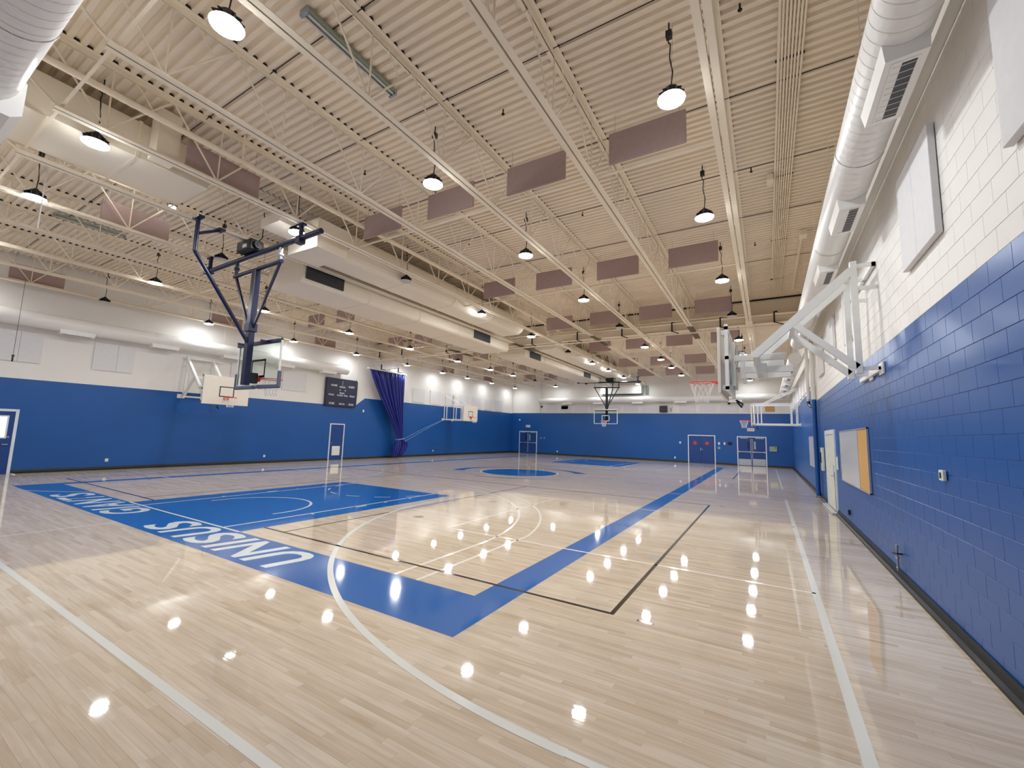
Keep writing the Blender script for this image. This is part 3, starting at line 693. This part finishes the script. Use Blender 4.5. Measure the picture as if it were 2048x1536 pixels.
# ------------------------------------------------------------------ doors
def door_frame(parent, axis, w0, a0, a1, h, s, fw=.07, m='trimw'):
    b = MB(); d = .05
    for (p, q, z0, z1) in ((a0, a0+fw, 0, h), (a1-fw, a1, 0, h), (a0+fw, a1-fw, h-fw, h)):
        if axis == 'F': b.box(p, w0-d, z0, q, w0+.005, z1, ch=.004)
        else: b.box(w0-.005 if s > 0 else w0-d, p, z0, w0+d if s > 0 else w0+.005, q, z1, ch=.004)
    return b.obj('door_frame', m, parent)
def door_empty(n):
    o = bpy.data.objects.new('door_%d' % n, None); C.objects.link(o); o['kind'] = 'structure'; return o
def double_door(n, x0, x1, h, kick, bars, lites):
    d = door_empty(n); door_frame(d, 'F', FW, x0, x1, h, -1); xm = (x0+x1)/2
    for s, a, b_ in ((0, x0+.07, xm-.004), (1, xm+.004, x1-.07)):
        lf = MB().box(a, FW-.03, .01, b_, FW-.002, h-.075, ch=.003).obj('door_leaf', 'door', d)
        if bars:
            MB().box(a+.04, FW-.09, 1.02, b_-.04, FW-.05, 1.08, ch=.006).box(a+.03, FW-.07, .99, a+.10, FW-.03, 1.11).box(b_-.10, FW-.07, .99, b_-.03, FW-.03, 1.11).obj('push_bar', 'alum', lf)
            xx = b_-.06 if s == 0 else a+.03
            MB().box(xx, FW-.055, .12, xx+.03, FW-.03, 2.05).obj('vertical_rod', 'alum', lf)
            MB().box(a+.15 if s == 0 else a+.25, FW-.08, h-.16, b_-.25 if s == 0 else b_-.1, FW-.03, h-.11).obj('door_closer', 'alum', lf)
        if lites:
            xx = (b_-.28) if s == 0 else a+.14
            MB().box(xx, FW-.034, 1.25, xx+.13, FW-.028, 1.85).obj('lite', 'score' if s == 0 else 'egrey', lf)
        if kick: MB().box(a+.03, FW-.036, .03, b_-.03, FW-.03, .50 if s == 0 else .54).obj('kick_plate', 'alum', lf)
    return d
double_door(1, -21.42, -19.42, 2.17, False, True, True)
d = double_door(2, -5.55, -3.52, 2.24, False, False, False)
o = MB().box(-4.62, FW-.07, 1.0, -4.58, FW-.03, 1.22).box(-4.50, FW-.07, 1.05, -4.46, FW-.03, 1.15).obj('door_handle', 'alum', d)
double_door(3, -2.0, -.03, 2.22, True, True, True)
for i, x in enumerate((-5.02, -4.12)):
    o = MB().tube((x, FW-.034, 1.59), (x, FW-.05, 1.59), .15, 8).obj('door_sign', 'red'); tag(o, 'red octagonal sign on the %s leaf of the plain blue double door' % ('left', 'right')[i], 'sign')
def exit_sign(x, z, label):
    t = thing('exit_sign', label, 'sign', (x, FW, z)); MB().box(-.24, -.06, -.12, .24, 0, .12, ch=.008).obj('sign_box', 'ink', t)
    me = text_fit('EXIT', 'sign_letters', 'red', .38, .16, .01, .002); o = put('sign_letters', me, t, (-.19, -.064, -.08)); o.rotation_euler = (R(90), 0, 0)
    t['label'] = label
exit_sign(-20.45, 2.66, 'white exit sign above the far left double doors'); exit_sign(-1.04, 2.74, 'white exit sign above the double doors near the right corner')
# left wall doors
d = door_empty(4); door_frame(d, 'L', LW, 16.32, 17.34, 2.16, 1, .06)
lf = MB().box(LW+.002, 16.39, .01, LW+.03, 17.27, 2.09, ch=.003).obj('door_leaf', 'door', d)
gv = MB().box(LW+.03, 16.55, .27, LW+.045, 17.1, .82, ch=.003).obj('vent_grille', 'egrey', lf); gv.data.materials[0] = M['plate']
for k in range(8): MB().box(LW+.044, 16.58, .31+k*.062, LW+.05, 17.07, .335+k*.062).obj('louvre', 'plate', gv) if False else None
MB().tube((LW+.03, 16.47, 1.0), (LW+.09, 16.47, 1.0), .02).obj('door_handle', 'alum', lf)
d = door_empty(5); door_frame(d, 'L', LW, 2.9, 3.97, 2.2, 1, .08)
lf = MB().box(LW+.002, 2.98, .01, LW+.03, 3.89, 2.12, ch=.003).obj('door_leaf', 'door', d)
wd = MB().box(LW+.03, 3.2, 1.2, LW+.045, 3.76, 1.98).obj('lite_frame', 'trimw', lf)
MB().box(LW+.045, 3.25, 1.25, LW+.048, 3.71, 1.93).obj('lite', 'day', lf); MB().box(LW+.048, 3.25, 1.62, LW+.052, 3.71, 1.65).obj('lite_bar', 'trimw', lf)
MB().path([(LW+.03, 3.80, 1.0), (LW+.09, 3.80, 1.0), (LW+.09, 3.68, 1.0)], .014).tube((LW+.03, 3.80, 1.25), (LW+.05, 3.80, 1.25), .025).obj('door_handle', 'alum', lf)
o = MB().box(LW+.08, 3.97, .0, LW+.5, 4.02, .02).obj('door_threshold', 'trimw', d)
# right wall doorway
d = door_empty(6); b_ = MB()
for (p, q, z0, z1) in ((14.58, 14.70, 0, 2.28), (16.52, 16.64, 0, 2.28), (14.70, 16.52, 2.15, 2.28)): b_.box(RW-.03, p, z0, RW+.012, q, z1, ch=.004)
b_.obj('door_frame', 'trimw', d)
lf = MB().box(RW-.012, 14.71, .04, RW+.008, 16.51, 2.14).obj('door_leaf', 'plate', d)
MB().box(RW-.02, 14.86, .04, RW-.012, 14.90, 1.1).obj('door_gap', 'dark', lf)
MB().path([(RW-.012, 14.98, 1.0), (RW-.08, 14.98, 1.0), (RW-.08, 15.12, 1.0)], .015).box(RW-.02, 14.93, .9, RW-.01, 15.03, 1.3).obj('door_handle', 'alum', lf)
MB().box(RW-.16, 14.5, 0.001, RW-.03, 16.72, .05, ch=.01).obj('door_threshold', 'wood_sill', d)
# ------------------------------------------------------------------ right wall fittings
def rboard(y0, ym, y1, z0, z1, label):
    t = thing('notice_board', label, 'board', (0, 0, 0))
    b = MB(); f = .025
    for (p, q, a, c) in ((y0, y0+f, z0, z1), (y1-f, y1, z0, z1), (y0, y1, z0, z0+f), (y0, y1, z1-f, z1)): b.box(RW-.03, p, a, RW-.001, q, c)
    b.obj('board_frame', 'alum', t)
    MB().box(RW-.018, y0+f, z0+f, RW-.001, ym-.008, z1-f).obj('cork_surface', 'cork', t); MB().box(RW-.018, ym+.008, z0+f, RW-.001, y1-f, z1-f).obj('whiteboard_surface', 'wb', t)
    MB().box(RW-.024, ym-.01, z0+f, RW-.001, ym+.01, z1-f).obj('divider', 'alum', t)
    return t
rboard(10.02, 11.03, 13.45, 1.0, 2.21, 'combined white and cork board on the blue wall before the doorway')
t = rboard(19.25, 19.9, 22.6, .93, 2.17, 'combined white and cork board beyond the blue downpipe')
for ch in list(t.children):     # beyond the pipe the cork is on the far side
    pass
t = thing('downpipe', 'downpipe running down the right wall, white above and blue below', 'pipe', (0, 0, 0))
MB().tube((RW-.09, 18.75, 3.45), (RW-.09, 18.75, 5.77), .07, 16).obj('upper_pipe', 'white', t)
MB().tube((RW-.09, 18.75, .02), (RW-.09, 18.75, 3.45), .07, 16).obj('lower_pipe', 'blue', t); MB().tube((RW-.09, 18.75, 3.95), (RW-.09, 18.75, 4.05), .08, 16).obj('collar', 'white', t)
MB().tube((RW-.22, 19.15, 3.42), (RW-.22, 19.15, 6.2), .055, 14).obj('upper_pipe', 'white', t)
MB().path([(RW-.22, 19.15, 3.5), (RW-.22, 19.15, 3.3), (RW-.16, 18.95, 3.2), (RW-.09, 18.77, 3.18)], .055, 12).obj('elbow', 'navy', t)
MB().box(RW-.18, 18.62, 0, RW-.01, 18.88, .06, ch=.01).obj('floor_collar', 'steel', t)
t = thing('wall_phone', 'white box with dark handset on the wall beyond the doorway', 'telephone', (RW, 17.35, 1.35))
MB().box(-.08, -.14, -.35, -.001, .14, .4, ch=.01).obj('case', 'plate', t); MB().box(-.12, -.05, -.1, -.08, .05, .25, ch=.01).obj('handset', 'dark', t)
def rplate(name, y, z, w_, h, m, label, cat, hole=None):
    t = thing(name, label, cat, (RW, y, z)); MB().box(-.035, -w_/2, -h/2, -.001, w_/2, h/2, ch=.006).obj('plate', m, t)
    if hole: MB().box(-.04, -.02, -.03, -.034, .02, .03).obj('slot', 'dark', t)
rplate('card_reader', 14.15, 1.38, .14, .34, 'plate', 'pale plate beside the right wall door', 'plate')
rplate('thermostat', 6.23, 1.6, .12, .11, 'plate', 'small ivory thermostat on the blue block wall', 'thermostat', True)
rplate('floor_outlet', 12.7, .33, .09, .12, 'dark', 'small dark outlet low on the right wall below the notice board', 'outlet')
t = thing('hose_tap', 'chrome tap with round handle low on the right wall', 'tap', (RW-.05, 8.25, 0))
MB().tube((0, 0, .13), (0, 0, .46), .014, 10).obj('pipe', 'steel', t); MB().tube((0, 0, .30), (0, 0, .33), .022, 10).tube((0, 0, .17), (0, 0, .19), .02, 10).obj('collar', 'alum', t)
MB().tube((0, -.0, .37), (.045, 0, .37), .014, 8).obj('inlet', 'steel', t); MB().lathe([(.0, .36), (.06, .365), (.065, .375), (.0, .38)], 16).obj('handle', 'dark', t)
MB().tube((0, 0, .44), (0, 0, .49), .02, 10).obj('cap', 'egrey', t)
# ------------------------------------------------------------------ scoreboard
t = thing('scoreboard', 'dark navy scoreboard with white lettering above the left wall door', 'scoreboard', (LW+.02, 15.78, 3.2))
MB().box(-.02, 0, 0, .16, 2.15, 1.68, ch=.012).obj('case', 'score', t)
for txt, u, v, w_, h in (('HOME', .28, 1.18, .42, .12), ('GUEST', 1.52, 1.18, .44, .12), ('PERIOD', .88, 1.13, .40, .09), ('BONUS', .9, .76, .34, .09), ('FOULS', .16, .62, .36, .10), ('PLAYER', .74, .62, .40, .09), ('FOUL', 1.22, .62, .28, .09), ('FOULS', 1.64, .62, .36, .10), ('SCORE', .22, .10, .36, .11), ('MATCH', .92, .10, .38, .10), ('SCORE', 1.6, .10, .36, .11)):
    me = text_fit(txt, 'lettering', 'ink', w_, h, .02, .001); o = put('lettering', me, t, (.164, u, v)); o.rotation_euler = (R(90), 0, R(90))
for u, v in ((.86, .98), (1.24, .98)): MB()._add([(.164, u, v), (.164, u+.08, v-.05), (.164, u+.08, v+.05)], [(0, 1, 2)]).obj('possession_arrow', 'ink', t)
for v in (1.38, 1.48, 1.28): MB().box(.16, 1.06, v, .165, 1.09, v+.05).obj('clock_colon', 'ink', t)
for u, v, w_ in ((.25, .85, .45), (1.5, .85, .45), (.75, 1.28, .25), (1.15, 1.28, .25), (.15, .28, .4), (.8, .28, .6), (1.6, .28, .4)): MB().box(.16, u, v, .163, u+w_, v+.26).obj('digit_window', 'navy', t)
MB().path([(.0, 2.2, 1.62), (.0, 2.2, 4.3)], .012).obj('conduit', 'white', t); MB().path([(.1, 2.19, .1), (.1, 2.22, 1.6), (.1, 2.1, 1.72)], .018).obj('side_cable', 'dark', t)
o = MB().box(LW, 18.62, 2.95, LW+.06, 18.72, 3.12, ch=.01).obj('wall_sensor', 'ink'); tag(o, 'small white sensor on the blue wall between scoreboard and curtain', 'sensor')
for y, z, lb in ((6.45, .37, 'low outlet on the left wall beside the corner door'), (12.6, .35, 'low outlet on the left wall under the glass basket'), (25.6, .38, 'low outlet on the left wall beyond the curtain')):
    o = MB().box(LW, y-.05, z-.06, LW+.015, y+.05, z+.06, ch=.004).obj('outlet', 'plate'); tag(o, lb, 'outlet')
# hanging rods at left
t = thing('hanging_cable', 'thin hanging cable with a dark hook near the left wall', 'cable', (-21.3, 3.45, 0)); MB().tube((0, 0, 3.95), (0, 0, 6.5), .006, 5).obj('cable', 'dark', t); MB().tube((0, 0, 3.75), (0, 0, 3.95), .022, 8).box(-.03, -.03, 3.92, .03, .03, 3.97).obj('hook', 'dark', t)
t = thing('hanging_rod', 'thin pale rod hanging beside a lit lamp at far left', 'rod', (-12.1, 2.0, 0)); MB().tube((0, 0, 5.6), (0, 0, CZ+.02), .01, 6).obj('rod', 'frame_white', t)
# ------------------------------------------------------------------ far wall fittings
for x, z, w_, h, m, lb, cat in ((-18.99, 1.54, .12, .16, 'egrey', 'grey plate right of the far left doors', 'plate'), (-18.64, 1.55, .12, .16, 'egrey', 'second grey plate right of the far left doors', 'plate'),
        (-17.22, .33, .12, .14, 'plate', 'low outlet on the far wall near the left doors', 'outlet'), (-6.57, .34, .12, .16, 'plate', 'low outlet left of the plain blue double door', 'outlet'),
        (-6.15, 1.58, .13, .18, 'ink', 'white switch left of the plain blue double door', 'switch'), (-3.26, 1.61, .13, .20, 'ink', 'upper white switch right of the plain blue double door', 'switch'),
        (-3.27, 1.26, .18, .18, 'egrey', 'grey plate under the switches right of the blue double door', 'plate'), (-2.87, 1.62, .12, .20, 'ink', 'white switch next to the push bar double doors', 'switch'),
        (-2.49, 1.64, .30, .22, 'navy', 'dark blue plate beside the push bar double doors', 'plate'), (-21.44, 3.29, .16, .14, 'ink', 'small white camera high in the far left corner', 'camera')):
    o = MB().box(x-w_/2, FW-.025, z-h/2, x+w_/2, FW-.001, z+h/2, ch=.004).obj('wall_'+cat, m); tag(o, lb, cat)
t = thing('control_cabinet', 'pale green grey cabinet in the far right corner beside the doors', 'cabinet', (.38, FW, 1.33))
MB().box(-.24, -.07, -.19, .24, -.001, .19, ch=.01).obj('case', 'egrey', t); MB().box(.08, -.075, .08, .18, -.07, .13).obj('display', 'dark', t)
t = thing('loudspeaker', 'black box loudspeaker above the blue far wall', 'loudspeaker', (-7.43, FW-.02, 4.34)); MB().box(-.31, -.2, -.27, .31, -.0, .27, ch=.02).obj('case', 'dark', t); MB().tube((0, -.02, 0), (0, .12, 0), .02).obj('bracket', 'steel', t)
t = thing('wall_bell', 'grey bell with bracket beside the black loudspeaker', 'bell', (-6.85, FW+.03, 4.4)); MB().tube((0, 0, .12), (0, -.06, .12), .10, 14).obj('gong', 'steel', t); MB().box(-.05, -.05, -.3, .03, .06, .0, ch=.01).obj('bell_box', 'egrey', t)
for x, z, lb in ((-19.0, 4.62, 'dark dome camera near the far left corner'), (-2.48, 4.78, 'dark dome camera under the far wall duct at right')):
    o = MB().lathe([(.0, -.10), (.08, -.07), (.10, 0), (.10, .04), (.0, .04)], 14, (x, FW+.0, z)).obj('dome_camera', 'dark'); tag(o, lb, 'camera')
t = thing('far_box', 'bright white box with black rail above the far wall duct', 'box', (0, 0, 0))
MB().box(-12.85, FW-.4, 5.66, -9.2, FW+.09, 6.42, ch=.01).obj('case', 'duct', t); MB().box(-12.6, FW-.46, 5.57, -9.1, FW-.36, 5.66).obj('rail', 'dark', t)
for x in (-9.12, -8.95, -8.8): MB().box(x, FW-.1, 5.6, x+.05, FW+.08, 6.4).obj('side_strut', 'egrey', t)
o = MB().box(-.05, FW+.02, 4.14, .55, FW+.09, 4.52, ch=.01).obj('wall_plaque', 'cork'); tag(o, 'brown plaque above the far right corner', 'plaque')
t = thing('vent_cover', 'small grey vent cover under the far wall duct at left', 'vent', (0, 0, 0)); MB().box(-16.9, FW+.05, 4.35, -16.2, FW+.1, 4.75, ch=.005).obj('case', 'egrey', t)
# ------------------------------------------------------------------ curtain
def curtain():
    t = thing('divider_curtain', 'navy divider curtain gathered and tied against the left wall', 'curtain', (0, 0, 0))
    levels = [(5.72, 18.42, 21.55, .05), (5.2, 18.7, 21.55, .06), (4.4, 19.15, 21.55, .07), (3.4, 19.85, 21.55, .08), (2.4, 20.55, 21.6, .09), (1.7, 21.0, 21.65, .09), (1.32, 21.22, 21.68, .07),
              (1.22, 21.2, 21.72, .07), (1.0, 21.05, 22.15, .13), (.7, 20.95, 22.1, .16), (.35, 20.85, 21.85, .16), (.10, 20.95, 21.55, .13)]
    n = 160; xm = LW+.62
    for part_name, sx in (('curtain_fabric', 0),):
        vs = []; fs = []
        for z, a, b__, amp in levels:
            for i in range(n+1):
                u = i/n; y = a+(b__-a)*u
                fold = math.sin(u*2*math.pi*17+math.sin(u*9)*1.3)*amp+math.sin(u*2*math.pi*7.3)*amp*.4
                vs.append((xm+fold, y+.03*math.cos(u*60), z+.02*math.sin(u*40) if z < .2 else z))
        m_ = len(levels)
        for j in range(m_-1):
            for i in range(n): fs.append((j*(n+1)+i, j*(n+1)+i+1, (j+1)*(n+1)+i+1, (j+1)*(n+1)+i))
        bmb = MB(); bmb._add(vs, fs, True); o = bmb.obj(part_name, 'curtain', t)
        sd = o.modifiers.new('thick', 'SOLIDIFY'); sd.thickness = .006
    MB().box(xm-.05, 18.3, 5.73, xm+.05, 21.7, 5.80, ch=.006).obj('curtain_track', 'white', t)
    for y in (19.4, 20.9):
        MB().box(xm-.03, y-.03, 5.80, xm+.03, y+.03, 6.15).box(xm-.03, y-.03, 5.80, xm+.03, y+.35, 5.85).obj('track_bracket', 'dark', t)
        MB().bar((xm, y, 6.13), (LW, y, 6.13), .04).obj('bracket_arm', 'white', t)
    MB().path([(xm-.12, 21.15, 1.22), (xm+.12, 21.15, 1.24), (xm+.12, 21.75, 1.30), (xm-.12, 21.75, 1.30), (xm-.12, 21.15, 1.22)], .02, 8).obj('tie_rope', 'rope', t)
    r = tag(MB().path([(xm+.1, 21.7, 1.28), (LW+.35, 24.0, 2.05), (LW+.25, 26.4, 2.82)], .009, 6).obj('rope', 'rope'), 'upper pale blue rope from the tied curtain to the far left basket', 'rope')
    r = tag(MB().path([(xm+.1, 21.8, 1.12), (LW+.36, 24.05, 1.93), (LW+.28, 26.4, 2.80)], .009, 6).obj('rope', 'rope'), 'lower pale blue rope from the tied curtain to the far left basket', 'rope')
curtain()
# ------------------------------------------------------------------ baskets
def rim_net(t, n0, zr, sgn=1, mirror=False):
    """rim centre at local (n0,0,zr); local x points away from the board"""
    rr = .228; seg = 24
    rim = MB(); pts = [(n0+rr*math.cos(2*math.pi*i/seg), rr*math.sin(2*math.pi*i/seg), zr) for i in range(seg)]
    for a, b_ in zip(pts, pts[1:]+pts[:1]): rim.tube(a, b_, .010, 6)
    rim.tube((n0-rr-.15, .09, zr), (n0-rr*.7, .16, zr), .010).tube((n0-rr-.15, -.09, zr), (n0-rr*.7, -.16, zr), .010)
    r = rim.obj('rim', 'rim', t)
    MB().box(n0-rr-.16, -.10, zr-.10, n0-rr-.11, .10, zr+.03, ch=.005).prism([(n0-rr-.15, zr-.1), (n0-rr+.0, zr-.01), (n0-rr-.15, zr)], -.04, .04, 1).obj('rim_bracket', 'rim', r)
    nt = MB(); m_ = 12; lv = [(0, rr), (-.10, .20), (-.20, .165), (-.30, .135), (-.42, .125)]
    for k in range(m_):
        for j in range(len(lv)-1):
            for s in (1, -1):
                a0 = 2*math.pi*(k+.5*s*j)/m_; a1 = 2*math.pi*(k+.5*s*(j+1))/m_
                nt.tube((n0+lv[j][1]*math.cos(a0), lv[j][1]*math.sin(a0), zr+lv[j][0]), (n0+lv[j+1][1]*math.cos(a1), lv[j+1][1]*math.sin(a1), zr+lv[j+1][0]), .0042, 4, cap=False)
    nt.obj('net', 'net', t)
def wall_basket(loc, rz, label, posts):
    """local x = out of the wall, y along it; board centre at y=0"""
    t = thing('wall_basket', label, 'basketball hoop', loc, rz, 'white wall mounted baskets')
    s = .09
    if posts is None:
        for y in (-.6, .6):
            MB().box(.0, y-.045, 2.79, 2.12, y+.045, 2.88, ch=.004).obj('lower_arm', 'frame_white', t); MB().box(.0, y-.03, 3.93, 2.14, y+.03, 3.99, ch=.004).obj('upper_arm', 'frame_white', t)
            for x in (.12, .38, 1.82, 2.0): MB().box(x-.025, y-.025, 2.88, x+.025, y+.025, 3.93).obj('upright', 'frame_white', t)
            MB().bar((0.02, y, 4.85), (1.75, y, 4.0), .05, .05, up=(0, 1, 0)).obj('stay_tube', 'frame_white', t)
            MB().box(0, y-.12, 2.74, .02, y+.12, 2.93).obj('wall_bracket', 'frame_white', t); MB().box(0, y-.05, 3.88, .02, y+.05, 4.9).obj('wall_plate', 'frame_white', t)
        MB().box(1.8, -.6, 2.80, 1.87, .6, 2.87).obj('cross_tube', 'frame_white', t); MB().box(.02, -.6, 2.8, .08, .6, 2.86).obj('cross_tube', 'frame_white', t)
        posts = (); arms = ()
    else: arms = (-.4, .4)
    for y in posts:
        MB().box(.24, y-s/2, 3.02, .24+s, y+s/2, 4.88, ch=.004).obj('post', 'frame_white', t)
        for z in (4.80, 4.42): MB().box(.0, y-.02, z-.03, .25, y+.02, z+.03).obj('wall_bracket', 'frame_white', t)
        MB().box(.0, y-.02, 3.07, .25, y+.02, 3.13).box(0, y-.14, 3.0, .02, y+.14, 3.18).obj('wall_bracket', 'frame_white', t)
        MB().bar((.30, y, 4.74), (1.72, y, 3.42), .13, .10, up=(0, 1, 0)).obj('upper_brace', 'frame_white', t)
        MB().bar((.30, y, 3.12), (1.14, y, 3.92), .10, .09, up=(0, 1, 0)).obj('lower_brace', 'frame_white', t)
    if arms:
        MB().box(.0, -.82, 4.77, .05, .78, 4.84).obj('wall_rail', 'frame_white', t); MB().box(.0, -.82, 3.05, .05, .78, 3.12).obj('wall_rail', 'frame_white', t)
    if arms: MB().box(.26, min(posts), 4.76, .32, max(posts), 4.82).obj('cross_tube', 'frame_white', t)
    for y in arms:
        MB().box(1.25, y-.045, 3.38, 2.08, y+.045, 3.49, ch=.004).obj('upper_arm', 'frame_white', t); MB().box(1.15, y-.045, 3.15, 1.98, y+.045, 3.26, ch=.004).obj('lower_arm', 'frame_white', t)
        MB().box(1.55, y-.055, 3.14, 1.70, y+.055, 3.32, ch=.006).obj('adjuster_sleeve', 'frame_white', t)
        MB().box(1.90, y-.04, 3.05, 1.97, y+.04, 3.55).box(2.06, y-.04, 2.92, 2.13, y+.04, 3.75).obj('carriage_post', 'frame_white', t)
    if arms: MB().box(1.66, -.62, 3.37, 1.76, .8, 3.47).obj('cross_tube', 'frame_white', t)
    if arms: MB().box(1.10, min(posts), 3.86, 1.18, max(posts), 3.94).obj('cross_tube', 'frame_white', t)
    # back frame and board
    bf = MB()
    for y in (-.90, .84): bf.box(2.14, y, 2.78, 2.20, y+.06, 4.0)
    for z in (2.80, 3.35, 3.9): bf.box(2.14, -.9, z, 2.20, .9, z+.06)
    for y in (-.4, .34): bf.box(2.14, y, 2.8, 2.20, y+.06, 3.95)
    bf.obj('back_frame', 'frame_white', t)
    for y in arms: MB().tube((2.14, y, 2.95), (2.02, y*.9, 3.7), .022).obj('tilt_strut', 'steel', t)
    for y in (-.7, .7):
        for z in (2.86, 3.88): MB().box(2.19, y-.04, z-.04, 2.28, y+.04, z+.04).obj('spacer', 'frame_white', t)
    bd = MB().box(2.27, -.915, 2.74, 2.32, .915, 3.94, ch=.006).obj('backboard', 'board', t)
    tg = MB(); w_, h0, h1 = .295, 3.07, 3.52
    for (y0, y1, z0, z1) in ((-w_, w_, h1-.04, h1), (-w_, w_, h0, h0+.04), (-w_, -w_+.04, h0, h1), (w_-.04, w_, h0, h1)): tg.box(2.32, y0, z0, 2.3225, y1, z1)
    part(tg.obj('target_square', 'dark', bd), 'black target square')
    rim_net(t, 2.32+.15+.228, 3.05)
    MB().path([(2.1, -.2, 2.7), (1.98, -.2, 2.62), (2.0, -.1, 2.55), (2.08, -.2, 2.66)], .018).obj('height_crank', 'dark', t)
    return t
WB = 9.38
b0 = wall_basket((RW, WB, 0), math.pi, 'large white wall basket reaching out overhead from the near right wall', (.76, -.02))
b1 = wall_basket((LW, 9.42, 0), 0, 'cream board basket on the left wall behind the glass basket', (-.77, .24))
b2 = wall_basket((RW, 28.25, 0), math.pi, 'white rectangular framed wall basket above the far push bar doors', None)
b3 = copy_tree(b2); b3.location = (LW, 27.2, 0); b3.rotation_euler = (0, 0, 0); b3['label'] = 'white rectangular framed basket on the left wall beyond the curtain'
def glass_basket(loc, rz, label, navy='navy'):
    """ceiling hung basket: local origin under the mast, board faces +y"""
    t = thing('ceiling_basket', label, 'basketball hoop', loc, rz, 'ceiling hung glass baskets')
    MB().tube((-2.62, 0, 6.05), (2.45, 0, 6.12), .06, 14).obj('main_pipe', navy, t)
    for x in (-2.4, 1.7): MB().box(x-.035, -.035, 6.1, x+.035, .035, 6.44).box(x-.12, -.05, 6.40, x+.12, .05, 6.445).box(x-.09, -.075, 5.98, x+.09, .075, 6.16, ch=.01).obj('beam_clamp', navy, t)
    MB().tube((-1.02, 0, 5.66), (1.05, 0, 5.70), .05, 12).obj('cross_bar', navy, t)
    for x in (-.95, .98):
        MB().box(x-.03, -.03, 5.68, x+.03, .03, 6.04).tube((x, -.05, 5.86), (x, .05, 5.86), .045, 10).obj('swivel_link', 'steel' if x > 0 else navy, t)
        MB().bar((x, 0, 5.66), (x*.10, 0, 4.22), .055, .05, up=(0, 1, 0)).obj('side_brace', navy, t)
    MB().box(-.085, -.07, 2.84, .085, .07, 5.66, ch=.012).obj('mast', navy, t)
    MB().box(-.12, -.10, 4.12, .12, .10, 4.32, ch=.01).obj('mast_collar', navy, t)
    MB().path([(0.02, -.05, 3.86), (-.05, -1.30, 5.66), (-.05, -1.30, 6.40)], .042, 10).obj('back_brace', navy, t)
    MB().tube((-.05, -1.30, 6.05), (-.3, -.75, 6.42), .035, 10).box(-.2, -1.36, 6.39, .1, -1.24, 6.44).box(-.42, -.82, 6.40, -.18, -.68, 6.44).obj('brace_foot', navy, t)
    wn = MB().box(-.62, -.22, 6.14, .0, .12, 6.42, ch=.03).obj('winch', 'dark', t)
    MB().tube((.0, -.05, 6.28), (.09, -.05, 6.28), .10, 16).tube((.09, -.05, 6.28), (.11, -.05, 6.28), .05, 12).obj('motor_hub', 'dark', wn)
    MB().box(-.3, -.235, 6.2, -.12, -.22, 6.28).obj('nameplate', 'ink', wn)
    MB().path([(.05, -.05, 6.36), (.2, -.05, 6.42), (.22, -.05, 6.9), (.12, -.02, 7.1)], .012).obj('power_conduit', 'dark', t)
    # glass board
    yb = .26
    MB().box(-.915, yb, 2.86, .915, yb+.012, 3.92).obj('glass_pane', 'glass', t)
    fr = MB()
    for (x0, x1, z0, z1) in ((-.93, -.885, 2.84, 3.96), (.885, .93, 2.84, 3.96), (-.93, .93, 3.90, 3.96), (-.93, .93, 2.84, 2.88)): fr.box(x0, yb-.012, z0, x1, yb+.024, z1, ch=.003)
    fr.obj('pane_frame', 'frame_white', t)
    MB().box(-.90, yb-.075, 3.84, .90, yb-.013, 3.93, ch=.006).obj('support_bar', navy, t)
    for x in (-.5, .5): MB().box(x-.02, .0, 3.86, x+.02, yb-.07, 3.90).obj('board_stay', navy, t)
    MB().box(-.08, .07, 2.9, .08, yb-.012, 3.15, ch=.01).obj('rim_mount', 'dark', t)
    tg = MB(); w_, h0, h1 = .305, 3.05, 3.5
    for (x0, x1, z0, z1) in ((-w_, w_, h1-.05, h1), (-w_, w_, h0, h0+.05), (-w_, -w_+.05, h0, h1), (w_-.05, w_, h0, h1)): tg.box(x0, yb+.0125, z0, x1, yb+.0145, z1)
    tg.obj('target_square', 'frame_white', t)
    if rz == 0:
        for s in (-1, 1):
            x0, x1 = (-.955, -.06) if s < 0 else (.06, .955)
            xo = -.96 if s < 0 else .90
            MB().box(x0, yb-.04, 2.775, x1, yb+.05, 2.865, ch=.02).box(xo, yb-.04, 2.78, xo+.06, yb+.05, 3.18, ch=.02).obj('edge_padding', 'pad', t)
    h = bpy.data.objects.new('hoop_axis', None)
    # rim in its own frame: reuse rim_net along +y by building then rotating
    tmp = bpy.data.objects.new('rim_group', None); C.objects.link(tmp); tmp.parent = t; tmp.rotation_euler = (0, 0, R(90)); bpy.data.objects.remove(h)
    rim_net(tmp, yb+.15+.228, 3.05)
    for ch in list(tmp.children):
        ch.parent = t; ch.matrix_parent_inverse = Matrix.Identity(4); ch.rotation_euler = (0, 0, R(90))
    bpy.data.objects.remove(tmp)
    return t
glass_basket((-10.57, 5.35, 0), 0, 'glass basket hung from the roof on a navy mast, nearest the camera')
glass_basket((-10.6, 32.1, 0), math.pi, 'glass basket hung from the roof on a dark mast at the far end', 'dark')
